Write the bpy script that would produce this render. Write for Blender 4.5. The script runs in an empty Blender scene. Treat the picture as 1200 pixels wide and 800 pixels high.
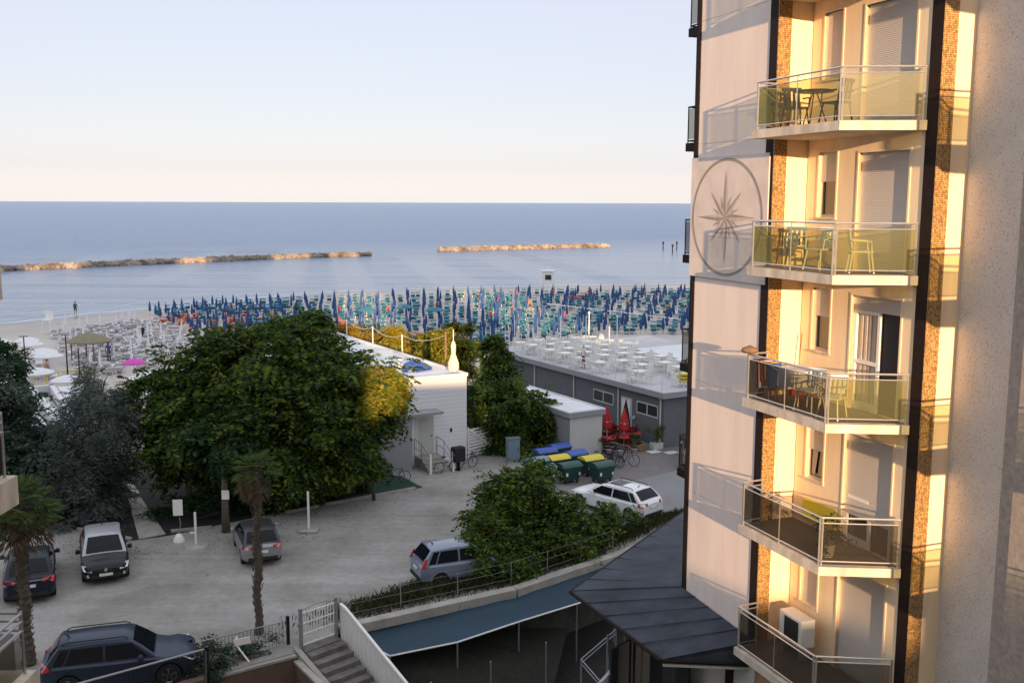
import bpy, bmesh, math, random
import numpy as np
from mathutils import Vector, Matrix
rnd = random.Random(7)
sc = bpy.context.scene
COL = sc.collection
R = math.radians

# ------------------------------------------------------------------ camera
F_PX, PIT, ROLL, CH = 1175.0, R(7.88), R(0.186), 15.0
cam_d = bpy.data.cameras.new('camera'); cam = bpy.data.objects.new('camera', cam_d); COL.objects.link(cam)
cam_d.sensor_width = 36; cam_d.lens = 36 * F_PX / 1200; cam_d.clip_end = 60000; cam_d.clip_start = .1
cam.location = (0, 0, CH)
cam.rotation_euler = (Matrix.Rotation(math.pi / 2 - PIT, 4, 'X') @ Matrix.Rotation(ROLL, 4, 'Z')).to_euler()
sc.camera = cam

def ray(px, py):
    a, b = (px - 600) / F_PX, (py - 400) / F_PX
    cr, sr = math.cos(ROLL), math.sin(ROLL)
    x, y = a * cr + b * sr, -a * sr + b * cr
    c, s = math.cos(PIT), math.sin(PIT)
    return (x, c - y * s, -s - y * c)
def G(px, py, z=0.):
    r = ray(px, py); t = (z - CH) / r[2]; return (r[0] * t, r[1] * t)
def AT(px, py, Y):
    r = ray(px, py); t = Y / r[1]; return (r[0] * t, Y, CH + r[2] * t)

# ------------------------------------------------------------------ materials
def newmat(name):
    m = bpy.data.materials.new(name); m.use_nodes = True
    return m, m.node_tree.nodes, m.node_tree.links, m.node_tree.nodes['Principled BSDF']
def mat(name, col, rough=.7, metal=0., var=.0, scale=3., bump=0., bscale=40., spec=.5, coat=0., trans=0., stretch=None, col2=None, detail=4, bdist=.01, coords='Object'):
    """procedural material: base colour broken up by noise, optional bump"""
    m, N, L, P = newmat(name)
    P.inputs['Base Color'].default_value = (*col, 1)
    P.inputs['Roughness'].default_value = rough; P.inputs['Metallic'].default_value = metal
    P.inputs['Specular IOR Level'].default_value = spec
    P.inputs['Coat Weight'].default_value = coat; P.inputs['Coat Roughness'].default_value = .05
    P.inputs['Transmission Weight'].default_value = trans
    tc = N.new('ShaderNodeTexCoord'); src = tc.outputs[coords]
    if stretch:
        mp = N.new('ShaderNodeMapping'); mp.inputs['Scale'].default_value = stretch
        L.new(src, mp.inputs['Vector']); src = mp.outputs[0]
    if var > 0:
        nz = N.new('ShaderNodeTexNoise'); nz.inputs['Scale'].default_value = scale; nz.inputs['Detail'].default_value = detail
        nz.inputs['Roughness'].default_value = .6
        L.new(src, nz.inputs['Vector'])
        cr = N.new('ShaderNodeValToRGB'); cr.color_ramp.elements[0].position = .3; cr.color_ramp.elements[1].position = .72
        a = [max(0, c * (1 - var)) for c in col]; b = col2 if col2 else [min(1, c * (1 + var)) for c in col]
        cr.color_ramp.elements[0].color = (*a, 1); cr.color_ramp.elements[1].color = (*b, 1)
        L.new(nz.outputs['Fac'], cr.inputs[0]); L.new(cr.outputs[0], P.inputs['Base Color'])
    if bump > 0:
        nb = N.new('ShaderNodeTexNoise'); nb.inputs['Scale'].default_value = bscale; nb.inputs['Detail'].default_value = 5
        L.new(src, nb.inputs['Vector'])
        bp = N.new('ShaderNodeBump'); bp.inputs['Strength'].default_value = bump; bp.inputs['Distance'].default_value = bdist
        L.new(nb.outputs['Fac'], bp.inputs['Height']); L.new(bp.outputs[0], P.inputs['Normal'])
    return m
def leafmat(name, c1, c2, c3=None, scale=.9, transl=.42):
    m, N, L, P = newmat(name)
    tc = N.new('ShaderNodeTexCoord'); nz = N.new('ShaderNodeTexNoise'); nz.inputs['Scale'].default_value = scale; nz.inputs['Detail'].default_value = 3
    L.new(tc.outputs['Object'], nz.inputs['Vector'])
    cr = N.new('ShaderNodeValToRGB'); e = cr.color_ramp.elements
    e[0].position = .33; e[0].color = (*c1, 1); e[1].position = .66; e[1].color = (*c2, 1)
    if c3: k = e.new(.8); k.color = (*c3, 1)
    L.new(nz.outputs['Fac'], cr.inputs[0])
    L.new(cr.outputs[0], P.inputs['Base Color']); P.inputs['Roughness'].default_value = .55; P.inputs['Specular IOR Level'].default_value = .25
    tr = N.new('ShaderNodeBsdfTranslucent'); mx = N.new('ShaderNodeMixShader'); mx.inputs[0].default_value = transl
    L.new(cr.outputs[0], tr.inputs[0]); L.new(P.outputs[0], mx.inputs[1]); L.new(tr.outputs[0], mx.inputs[2])
    L.new(mx.outputs[0], N['Material Output'].inputs[0])
    return m
def glassmat(name, tint, opac, rough=.05, dif=(.3, .3, .3)):
    """see-through tinted pane: part transparent tint, part dusty diffuse, gloss on top"""
    m, N, L, P = newmat(name)
    tr = N.new('ShaderNodeBsdfTransparent'); tr.inputs[0].default_value = (*tint, 1)
    P.inputs['Base Color'].default_value = (*dif, 1); P.inputs['Roughness'].default_value = rough
    mx = N.new('ShaderNodeMixShader'); mx.inputs[0].default_value = opac
    L.new(tr.outputs[0], mx.inputs[1]); L.new(P.outputs[0], mx.inputs[2]); L.new(mx.outputs[0], N['Material Output'].inputs[0])
    return m
M = {}
M['white'] = mat('white_paint', (.78, .77, .75), .5, var=.05, scale=2)
M['plaster'] = mat('cream_plaster', (.84, .67, .46), .85, var=.07, scale=1.5, stretch=(2.2, 2.2, .35), bump=.25, bscale=60)
M['panel'] = mat('pale_plaster_panel', (.76, .66, .61), .9, var=.06, scale=1.2, stretch=(2.2, 2.2, .3), bump=.4, bscale=45)
M['darktile'] = mat('dark_brown_tile', (.022, .014, .012), .7, var=.2, scale=8, spec=.15)
M['shutter'] = None
M['dark'] = mat('dark_interior', (.02, .02, .022), .7)
M['alu'] = mat('brushed_aluminium', (.62, .60, .56), .35, metal=.75, var=.06, scale=6)
M['steel'] = mat('dull_grey_steel', (.33, .34, .35), .4, metal=.6)
M['glassbal'] = glassmat('olive_balcony_glass', (.80, .80, .64), .11, .10, (.38, .38, .24))
M['glassfrost'] = glassmat('frosted_balcony_glass', (.78, .78, .70), .17, .6, (.55, .54, .40))
M['glasssmoke'] = glassmat('dark_smoked_glass', (.66, .645, .61), .12, .10, (.12, .11, .10))
M['windowglass'] = mat('window_glass', (.03, .035, .04), .04, spec=.8)
M['slabedge'] = mat('balcony_slab_paint', (.56, .50, .42), .8, var=.28, scale=3, stretch=(1, 1, .4))
M['tilefloor'] = mat('balcony_floor_tiles', (.17, .145, .125), .6, var=.15, scale=4)
M['darkroof'] = mat('dark_lead_roof', (.050, .060, .078), .65, spec=.12, var=.35, scale=1.1, bump=.25, bscale=2.5, bdist=.03)
M['curtain'] = mat('beige_curtain', (.55, .47, .38), .9, var=.1, scale=8)
M['wood'] = mat('weathered_wood', (.20, .12, .07), .7, var=.25, scale=5)
M['bark'] = mat('grey_brown_bark', (.11, .09, .07), .95, var=.35, scale=9, bump=.8, bscale=25, bdist=.03)
M['palmbark'] = mat('shaggy_palm_trunk', (.10, .085, .065), 1, var=.4, scale=14, bump=1, bscale=22, bdist=.05)
M['concrete'] = mat('weathered_concrete', (.34, .32, .29), .9, var=.22, scale=1.6, bump=.35, bscale=20)
M['brownwall'] = mat('brown_rendered_wall', (.13, .085, .065), .9, var=.2, scale=2)
M['greywall'] = mat('blue_grey_render', (.125, .135, .15), .85, var=.07, scale=1.2)
M['greytrim'] = mat('mid_grey_trim', (.28, .29, .31), .6)
M['roofwhite'] = mat('white_roof_membrane', (.66, .67, .70), .6, var=.1, scale=.7)
M['deck'] = mat('pale_roof_terrace', (.46, .46, .49), .75, var=.12, scale=.8)
M['lightwall'] = mat('pale_grey_wall', (.52, .53, .50), .85, var=.06, scale=1)
M['tarp'] = mat('blue_shade_net', (.008, .034, .062), .75, var=.22, scale=.5, bump=.4, bscale=1.2, bdist=.08)
M['red'] = mat('red_canvas', (.45, .02, .025), .7, var=.15, scale=4)
M['blue'] = mat('blue_canvas', (.015, .068, .22), .75, var=.25, scale=.15)
M['teal'] = mat('teal_canvas', (.035, .18, .25), .75, var=.2, scale=.3)
M['orange'] = mat('orange_canvas', (.62, .13, .035), .75, var=.15, scale=.5)
M['pink'] = mat('magenta_canvas', (.60, .06, .42), .7, var=.1)
M['whitecanvas'] = mat('white_canvas', (.70, .70, .73), .8, var=.06)
M['strawroof'] = mat('straw_thatch', (.22, .20, .13), .95, var=.25, scale=6, bump=.6, bscale=30)
M['rubber'] = mat('black_rubber', (.015, .015, .016), .8)
M['blackmetal'] = mat('black_metal', (.02, .02, .022), .4, metal=.5)
M['rim'] = mat('alloy_rim', (.32, .33, .35), .3, metal=.9)
M['carglass'] = mat('car_glass', (.008, .010, .014), .06, spec=.18)
M['tail'] = mat('red_light_lens', (.45, .012, .012), .15, coat=.5)
M['head'] = mat('clear_light_lens', (.55, .56, .58), .12, metal=.3, coat=.5)
M['plate'] = mat('number_plate', (.68, .69, .66), .5)
M['plastic'] = mat('white_plastic', (.74, .74, .70), .45)
M['chrome'] = mat('chrome_trim', (.7, .7, .72), .12, metal=1)
M['skin'] = mat('skin', (.42, .24, .17), .6)
M['hair'] = mat('dark_hair', (.03, .02, .015), .8)
M['navy'] = mat('navy_cloth', (.02, .06, .20), .85)
M['blackcloth'] = mat('black_cloth', (.018, .018, .02), .9)
M['whitecloth'] = mat('white_cloth', (.70, .70, .70), .9)
M['redcloth'] = mat('red_cloth', (.40, .05, .03), .9, var=.1)
M['yellow'] = mat('yellow_plastic', (.62, .50, .03), .5)
M['binblue'] = mat('blue_bin_plastic', (.03, .08, .36), .45)
M['bingreen'] = mat('dark_green_bin_plastic', (.01, .055, .045), .5)
M['bingrey'] = mat('grey_blue_bin_plastic', (.17, .24, .32), .5)
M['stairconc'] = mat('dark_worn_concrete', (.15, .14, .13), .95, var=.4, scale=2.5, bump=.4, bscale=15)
M['shadewall'] = mat('wall_painted_shade', (.055, .055, .045), .95, var=.4, scale=1.5, bump=.4, bscale=10)  # dark colour imitates the shade on the wall below the net
M['green'] = mat('green_carpet', (.012, .05, .035), .95, var=.3, scale=2)
M['terracotta'] = mat('terracotta', (.30, .12, .06), .8)
M['rock'] = mat('breakwater_rock', (.24, .20, .16), .95, var=.75, scale=.3, bump=.6, bscale=2, bdist=.1)
def brickmat():
    m, N, L, P = newmat('golden_mosaic_brick')
    tc = N.new('ShaderNodeTexCoord'); mp = N.new('ShaderNodeMapping')
    # face runs along the facade normal: use a projected coordinate
    vm = N.new('ShaderNodeVectorMath'); vm.operation = 'DOT_PRODUCT'; vm.inputs[1].default_value = (.934, .358, 0)
    L.new(tc.outputs['Object'], vm.inputs[0]); sp = N.new('ShaderNodeSeparateXYZ'); L.new(tc.outputs['Object'], sp.inputs[0])
    cb = N.new('ShaderNodeCombineXYZ'); L.new(vm.outputs['Value'], cb.inputs[0]); L.new(sp.outputs[2], cb.inputs[1])
    b = N.new('ShaderNodeTexBrick'); b.inputs['Scale'].default_value = 22; b.inputs['Brick Width'].default_value = .9; b.inputs['Row Height'].default_value = .9
    b.inputs['Mortar Size'].default_value = .09; b.inputs['Color1'].default_value = (.52, .33, .13, 1); b.inputs['Color2'].default_value = (.19, .11, .045, 1)
    b.inputs['Mortar'].default_value = (.10, .05, .02, 1); b.offset = 0; b.inputs['Bias'].default_value = -.1
    L.new(cb.outputs[0], b.inputs['Vector'])
    L.new(b.outputs['Color'], P.inputs['Base Color']); P.inputs['Roughness'].default_value = .35
    return m
M['brick'] = brickmat()
def shuttermat(name, col, n=26):
    m, N, L, P = newmat(name)
    tc = N.new('ShaderNodeTexCoord'); sp = N.new('ShaderNodeSeparateXYZ'); L.new(tc.outputs['Object'], sp.inputs[0])
    mu = N.new('ShaderNodeMath'); mu.operation = 'MULTIPLY'; mu.inputs[1].default_value = n; L.new(sp.outputs[2], mu.inputs[0])
    fr = N.new('ShaderNodeMath'); fr.operation = 'FRACT'; L.new(mu.outputs[0], fr.inputs[0])
    cr = N.new('ShaderNodeValToRGB'); e = cr.color_ramp.elements; e[0].color = (.1, .1, .1, 1); e[1].position = .14; e[1].color = (1, 1, 1, 1); k = e.new(.9); k.color = (1, 1, 1, 1); k = e.new(1.); k.color = (.1, .1, .1, 1)
    L.new(fr.outputs[0], cr.inputs[0])
    bp = N.new('ShaderNodeBump'); bp.inputs['Distance'].default_value = .012; bp.inputs['Strength'].default_value = 1
    L.new(cr.outputs[0], bp.inputs['Height']); L.new(bp.outputs[0], P.inputs['Normal'])
    P.inputs['Base Color'].default_value = (*col, 1); P.inputs['Roughness'].default_value = .55
    return m
M['shutter'] = shuttermat('roller_shutter_slats', (.62, .58, .54))
M['sidingwhite'] = shuttermat('white_board_siding', (.76, .76, .79), 4.2)
def roughcast():
    m, N, L, P = newmat('grey_roughcast')
    tc = N.new('ShaderNodeTexCoord')
    v = N.new('ShaderNodeTexVoronoi'); v.inputs['Scale'].default_value = 38; L.new(tc.outputs['Object'], v.inputs['Vector'])
    n = N.new('ShaderNodeTexNoise'); n.inputs['Scale'].default_value = 2; n.inputs['Detail'].default_value = 8; L.new(tc.outputs['Object'], n.inputs['Vector'])
    n3 = N.new('ShaderNodeTexNoise'); n3.inputs['Scale'].default_value = 28; n3.inputs['Detail'].default_value = 2; L.new(tc.outputs['Object'], n3.inputs['Vector'])
    cr = N.new('ShaderNodeValToRGB'); e = cr.color_ramp.elements; e[0].position = .32; e[0].color = (.44, .42, .39, 1); e[1].position = .44; e[1].color = (.68, .65, .61, 1)
    L.new(n3.outputs['Fac'], cr.inputs[0])
    mx = N.new('ShaderNodeMix'); mx.data_type = 'RGBA'; mx.blend_type = 'MULTIPLY'; mx.inputs[0].default_value = .25
    L.new(cr.outputs[0], mx.inputs[6]); L.new(n.outputs['Fac'], mx.inputs[7]); L.new(mx.outputs[2], P.inputs['Base Color'])
    bp = N.new('ShaderNodeBump'); bp.inputs['Distance'].default_value = .008; bp.inputs['Strength'].default_value = .6
    L.new(v.outputs['Distance'], bp.inputs['Height']); L.new(bp.outputs[0], P.inputs['Normal']); P.inputs['Roughness'].default_value = .95
    return m
M['roughcast'] = roughcast()
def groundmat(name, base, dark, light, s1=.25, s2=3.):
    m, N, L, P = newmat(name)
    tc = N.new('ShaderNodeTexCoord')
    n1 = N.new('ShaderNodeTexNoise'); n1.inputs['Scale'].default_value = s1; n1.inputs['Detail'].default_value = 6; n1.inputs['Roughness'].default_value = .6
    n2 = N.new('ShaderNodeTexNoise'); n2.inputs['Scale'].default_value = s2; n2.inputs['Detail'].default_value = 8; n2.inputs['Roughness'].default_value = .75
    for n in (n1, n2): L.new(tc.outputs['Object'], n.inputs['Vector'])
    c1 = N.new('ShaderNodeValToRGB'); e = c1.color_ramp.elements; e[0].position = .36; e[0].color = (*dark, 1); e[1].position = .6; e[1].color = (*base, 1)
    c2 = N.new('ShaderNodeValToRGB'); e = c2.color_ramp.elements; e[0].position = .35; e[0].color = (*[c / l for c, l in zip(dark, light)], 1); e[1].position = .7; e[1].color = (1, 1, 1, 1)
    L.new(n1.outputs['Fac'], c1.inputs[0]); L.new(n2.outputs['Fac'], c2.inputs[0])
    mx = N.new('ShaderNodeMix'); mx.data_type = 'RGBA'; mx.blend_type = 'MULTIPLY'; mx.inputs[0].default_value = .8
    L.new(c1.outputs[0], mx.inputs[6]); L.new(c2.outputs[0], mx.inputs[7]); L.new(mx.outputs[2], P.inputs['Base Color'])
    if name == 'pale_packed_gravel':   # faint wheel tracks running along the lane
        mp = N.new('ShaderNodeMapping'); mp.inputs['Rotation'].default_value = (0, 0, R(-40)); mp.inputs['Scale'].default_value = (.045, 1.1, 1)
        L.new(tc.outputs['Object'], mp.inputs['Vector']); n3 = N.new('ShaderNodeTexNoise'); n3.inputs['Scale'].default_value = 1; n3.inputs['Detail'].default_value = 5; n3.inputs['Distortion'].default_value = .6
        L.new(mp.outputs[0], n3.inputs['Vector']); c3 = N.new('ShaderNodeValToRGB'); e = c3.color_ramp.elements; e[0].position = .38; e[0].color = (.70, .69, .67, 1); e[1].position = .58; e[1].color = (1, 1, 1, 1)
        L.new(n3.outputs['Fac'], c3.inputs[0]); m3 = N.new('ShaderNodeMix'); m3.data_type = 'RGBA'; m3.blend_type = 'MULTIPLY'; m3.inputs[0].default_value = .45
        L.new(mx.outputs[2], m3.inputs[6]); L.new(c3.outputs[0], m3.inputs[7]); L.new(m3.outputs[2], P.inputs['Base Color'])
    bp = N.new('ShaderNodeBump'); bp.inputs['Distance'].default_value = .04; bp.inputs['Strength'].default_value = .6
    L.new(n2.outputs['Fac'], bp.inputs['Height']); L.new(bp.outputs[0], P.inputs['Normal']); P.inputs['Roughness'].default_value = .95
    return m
M['gravel'] = groundmat('pale_packed_gravel', (.40, .39, .385), (.27, .255, .235), (.40, .385, .375))
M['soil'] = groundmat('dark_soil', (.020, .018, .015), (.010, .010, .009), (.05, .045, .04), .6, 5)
M['sand'] = groundmat('beach_sand', (.55, .51, .48), (.45, .41, .38), (.55, .52, .49), .08, 1.2)
M['asphalt'] = groundmat('worn_asphalt', (.26, .265, .275), (.21, .21, .215), (.26, .26, .27), .2, 6)
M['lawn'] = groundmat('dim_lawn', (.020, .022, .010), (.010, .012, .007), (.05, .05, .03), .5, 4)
def paving():
    m, N, L, P = newmat('block_paving')
    tc = N.new('ShaderNodeTexCoord'); b = N.new('ShaderNodeTexBrick'); b.inputs['Scale'].default_value = 2.2
    mp = N.new('ShaderNodeMapping'); mp.inputs['Rotation'].default_value = (0, 0, R(30)); L.new(tc.outputs['Object'], mp.inputs['Vector']); L.new(mp.outputs[0], b.inputs['Vector'])
    b.inputs['Color1'].default_value = (.23, .20, .205, 1); b.inputs['Color2'].default_value = (.16, .145, .15, 1); b.inputs['Mortar'].default_value = (.10, .095, .09, 1); b.inputs['Mortar Size'].default_value = .03
    L.new(b.outputs['Color'], P.inputs['Base Color']); P.inputs['Roughness'].default_value = .9
    return m
M['paving'] = paving()
def watermat():
    m, N, L, P = newmat('sea_water')
    tc = N.new('ShaderNodeTexCoord')
    sp = N.new('ShaderNodeSeparateXYZ'); L.new(tc.outputs['Object'], sp.inputs[0])
    # calm lagoon inside the breakwaters, base paled to imitate reflection; choppier open sea outside
    n0 = N.new('ShaderNodeTexNoise'); n0.inputs['Scale'].default_value = .012; n0.inputs['Detail'].default_value = 4; L.new(tc.outputs['Object'], n0.inputs['Vector'])
    d = N.new('ShaderNodeVectorMath'); d.operation = 'DOT_PRODUCT'; d.inputs[1].default_value = (-.5, .87, 0); L.new(tc.outputs['Object'], d.inputs[0])
    ad = N.new('ShaderNodeMath'); ad.operation = 'MULTIPLY_ADD'; ad.inputs[1].default_value = 70; L.new(n0.outputs['Fac'], ad.inputs[0]); L.new(d.outputs['Value'], ad.inputs[2])
    mr = N.new('ShaderNodeMapRange'); mr.inputs['From Min'].default_value = 255; mr.inputs['From Max'].default_value = 400; L.new(ad.outputs[0], mr.inputs['Value'])
    cr = N.new('ShaderNodeValToRGB'); e = cr.color_ramp.elements; e[0].color = (.15, .21, .31, 1); e[1].color = (.04, .12, .29, 1)
    L.new(mr.outputs[0], cr.inputs[0]); L.new(cr.outputs[0], P.inputs['Base Color'])
    P.inputs['Roughness'].default_value = .22; P.inputs['IOR'].default_value = 1.33
    mp = N.new('ShaderNodeMapping'); mp.inputs['Scale'].default_value = (.16, .5, 1); mp.inputs['Rotation'].default_value = (0, 0, R(-8)); L.new(tc.outputs['Object'], mp.inputs['Vector'])
    w1 = N.new('ShaderNodeTexNoise'); w1.inputs['Scale'].default_value = 1.0; w1.inputs['Detail'].default_value = 7; w1.inputs['Roughness'].default_value = .62; L.new(mp.outputs[0], w1.inputs['Vector'])
    mp2 = N.new('ShaderNodeMapping'); mp2.inputs['Scale'].default_value = (.016, .085, 1); mp2.inputs['Rotation'].default_value = (0, 0, R(14)); L.new(tc.outputs['Object'], mp2.inputs['Vector'])
    w2 = N.new('ShaderNodeTexNoise'); w2.inputs['Scale'].default_value = 1.; w2.inputs['Detail'].default_value = 3; L.new(mp2.outputs[0], w2.inputs['Vector'])
    s = N.new('ShaderNodeMapRange'); s.inputs['To Min'].default_value = .2; s.inputs['To Max'].default_value = 1.0; L.new(mr.outputs[0], s.inputs['Value'])
    b1 = N.new('ShaderNodeBump'); b1.inputs['Distance'].default_value = 1.8; L.new(s.outputs[0], b1.inputs['Strength']); L.new(w1.outputs['Fac'], b1.inputs['Height'])
    b2 = N.new('ShaderNodeBump'); b2.inputs['Distance'].default_value = 5; b2.inputs['Strength'].default_value = .45; L.new(w2.outputs['Fac'], b2.inputs['Height']); L.new(b1.outputs[0], b2.inputs['Normal'])
    L.new(b2.outputs[0], P.inputs['Normal'])
    return m
M['water'] = watermat()
M['foam'] = mat('wet_foam', (.62, .64, .68), .5)
M['wetsand'] = mat('wet_sand', (.17, .165, .165), .3, var=.15, scale=.2)
M['leaf'] = leafmat('tree_leaves', (.070, .120, .014), (.160, .210, .022), (.28, .27, .045))
M['leafdark'] = leafmat('dark_leaves', (.016, .046, .016), (.036, .085, .026))
M['leafgrey'] = leafmat('silvery_leaves', (.075, .10, .09), (.16, .19, .17), (.22, .20, .16))
M['leafsunlit'] = leafmat('leaves_painted_sunlit', (.16, .16, .015), (.36, .28, .03), (.40, .20, .03), 1.3)  # yellow in the colour stands for low sunlight on the leaves
M['leaforange'] = leafmat('rusty_leaves', (.28, .14, .02), (.40, .20, .03), None, 1.3)
M['leafpalm'] = leafmat('palm_leaves', (.045, .085, .022), (.10, .15, .035))
M['leafdead'] = leafmat('dead_fronds', (.08, .06, .035), (.14, .105, .06))
M['grass'] = leafmat('rough_grass', (.03, .04, .012), (.075, .07, .03), (.11, .09, .05), 1.5)

# ------------------------------------------------------------------ scene helpers
def tag(o, label=None, cat=None, group=None, kind=None):
    if label: o['label'] = label
    if cat: o['category'] = cat
    if group: o['group'] = group
    if kind: o['kind'] = kind
    return o
def thing(name, label, cat, loc=(0, 0, 0), rz=0., group=None):
    o = bpy.data.objects.new(name, None); o.empty_display_size = .3; COL.objects.link(o)
    o.location = loc; o.rotation_euler = (0, 0, rz)
    return tag(o, label, cat, group)
def wmat(o):
    m = Matrix.Translation(o.location) @ o.rotation_euler.to_matrix().to_4x4() @ Matrix.Diagonal((*o.scale, 1))
    return (wmat(o.parent) @ m) if o.parent else m
def dup(o, parent=None, **kw):
    c = o.copy(); COL.objects.link(c); c.parent = parent
    for ch in list(KIDS.get(o.name, [])): d = dup(ch, c)
    if parent is not None: KIDS.setdefault(parent.name, []).append(c)
    for k, v in kw.items():
        if k == 'loc': c.location = v
        elif k == 'rz': c.rotation_euler.z = v
        elif k == 'scale': c.scale = (v, v, v)
        else: c[k] = v
    return c
KIDS = {}
class MB:
    def __init__(s): s.v = []; s.f = []; s.m = []; s.x = None
    def add(s, vs, fs, m=0):
        k = len(s.v)
        if s.x: vs = [s.x(*p) for p in vs]
        s.v += [tuple(p) for p in vs]; s.f += [tuple(i + k for i in f) for f in fs]; s.m += [m] * len(fs); return s
    def box(s, c, d, rz=0., m=0, ry=0., rx=0.):
        hx, hy, hz = d[0] / 2, d[1] / 2, d[2] / 2
        Mx = Matrix.Rotation(rz, 3, 'Z') @ Matrix.Rotation(ry, 3, 'Y') @ Matrix.Rotation(rx, 3, 'X')
        vs = [Vector(c) + Mx @ Vector((sx * hx, sy * hy, sz * hz)) for sx in (-1, 1) for sy in (-1, 1) for sz in (-1, 1)]
        return s.add(vs, [(0, 1, 3, 2), (4, 6, 7, 5), (0, 4, 5, 1), (2, 3, 7, 6), (0, 2, 6, 4), (1, 5, 7, 3)], m)
    def bx(s, a0, a1, b0, b1, z0, z1, m=0):
        return s.box(((a0 + a1) / 2, (b0 + b1) / 2, (z0 + z1) / 2), (a1 - a0, b1 - b0, z1 - z0), 0, m)
    def prism(s, poly, z0, z1, m=0):
        n = len(poly); vs = [(x, y, z0) for x, y in poly] + [(x, y, z1) for x, y in poly]
        fs = [tuple(range(n - 1, -1, -1)), tuple(range(n, 2 * n))] + [(i, (i + 1) % n, n + (i + 1) % n, n + i) for i in range(n)]
        return s.add(vs, fs, m)
    def extr(s, pts, vec, m=0):
        n = len(pts); v = Vector(vec); vs = [tuple(p) for p in pts] + [tuple(Vector(p) + v) for p in pts]
        fs = [tuple(range(n - 1, -1, -1)), tuple(range(n, 2 * n))] + [(i, (i + 1) % n, n + (i + 1) % n, n + i) for i in range(n)]
        return s.add(vs, fs, m)
    def tube(s, pts, r, n=6, m=0, caps=True):
        pts = [Vector(p) for p in pts]; K = len(pts)
        rs = r if isinstance(r, (list, tuple)) else [r] * K
        vs = []; fs = []
        up = None
        for i, p in enumerate(pts):
            t = (pts[min(i + 1, K - 1)] - pts[max(i - 1, 0)])
            if t.length < 1e-9: t = Vector((0, 0, 1))
            t.normalize()
            if up is None: up = Vector((0, 0, 1)) if abs(t.z) < .9 else Vector((1, 0, 0))
            u = t.cross(up).normalized(); w = t.cross(u); up = -w if False else up
            for k in range(n):
                a = 2 * math.pi * k / n; vs.append(p + (u * math.cos(a) + w * math.sin(a)) * rs[i])
        for i in range(K - 1):
            for k in range(n):
                fs.append((i * n + k, i * n + (k + 1) % n, (i + 1) * n + (k + 1) % n, (i + 1) * n + k))
        if caps: fs += [tuple(range(n - 1, -1, -1)), tuple((K - 1) * n + k for k in range(n))]
        return s.add(vs, fs, m)
    def lathe(s, prof, c=(0, 0, 0), n=16, m=0, wob=None):
        vs = []; fs = []
        for i, (r, z) in enumerate(prof):
            for k in range(n):
                a = 2 * math.pi * k / n; q = r * (wob(a, i) if wob else 1)
                vs.append((c[0] + q * math.cos(a), c[1] + q * math.sin(a), c[2] + z))
        for i in range(len(prof) - 1):
            for k in range(n): fs.append((i * n + k, i * n + (k + 1) % n, (i + 1) * n + (k + 1) % n, (i + 1) * n + k))
        fs += [tuple(range(n - 1, -1, -1)), tuple((len(prof) - 1) * n + k for k in range(n))]
        return s.add(vs, fs, m)
    def poly(s, pts, m=0): return s.add(pts, [tuple(range(len(pts)))], m)
    def build(s, name, mats, parent=None, world=False, smooth=False, fix=True, bevel=0.):
        me = bpy.data.meshes.new(name)
        vs = s.v
        if world and parent is not None:
            inv = wmat(parent).inverted(); vs = [inv @ Vector(p) for p in vs]
        me.from_pydata([tuple(p) for p in vs], [], s.f)
        if not isinstance(mats, (list, tuple)): mats = [mats]
        for q in mats: me.materials.append(M[q] if isinstance(q, str) else q)
        me.polygons.foreach_set('material_index', s.m)
        if fix and len(s.f) < 30000:
            b = bmesh.new(); b.from_mesh(me); bmesh.ops.recalc_face_normals(b, faces=b.faces)
            if bevel: bmesh.ops.bevel(b, geom=[e for e in b.edges if len(e.link_faces) == 2 and e.calc_face_angle(0) > .6], offset=bevel, segments=1, affect='EDGES')
            b.to_mesh(me); b.free()
        if smooth:
            me.polygons.foreach_set('use_smooth', [True] * len(me.polygons))
            if smooth != 'all': me.set_sharp_from_angle(angle=R(smooth if smooth is not True else 40))
        me.update()
        o = bpy.data.objects.new(name, me); COL.objects.link(o)
        if parent is not None: o.parent = parent; KIDS.setdefault(parent.name, []).append(o)
        return o
def struct(mb, name, mats, **k): return tag(mb.build(name, mats, **k), kind='structure')

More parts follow.
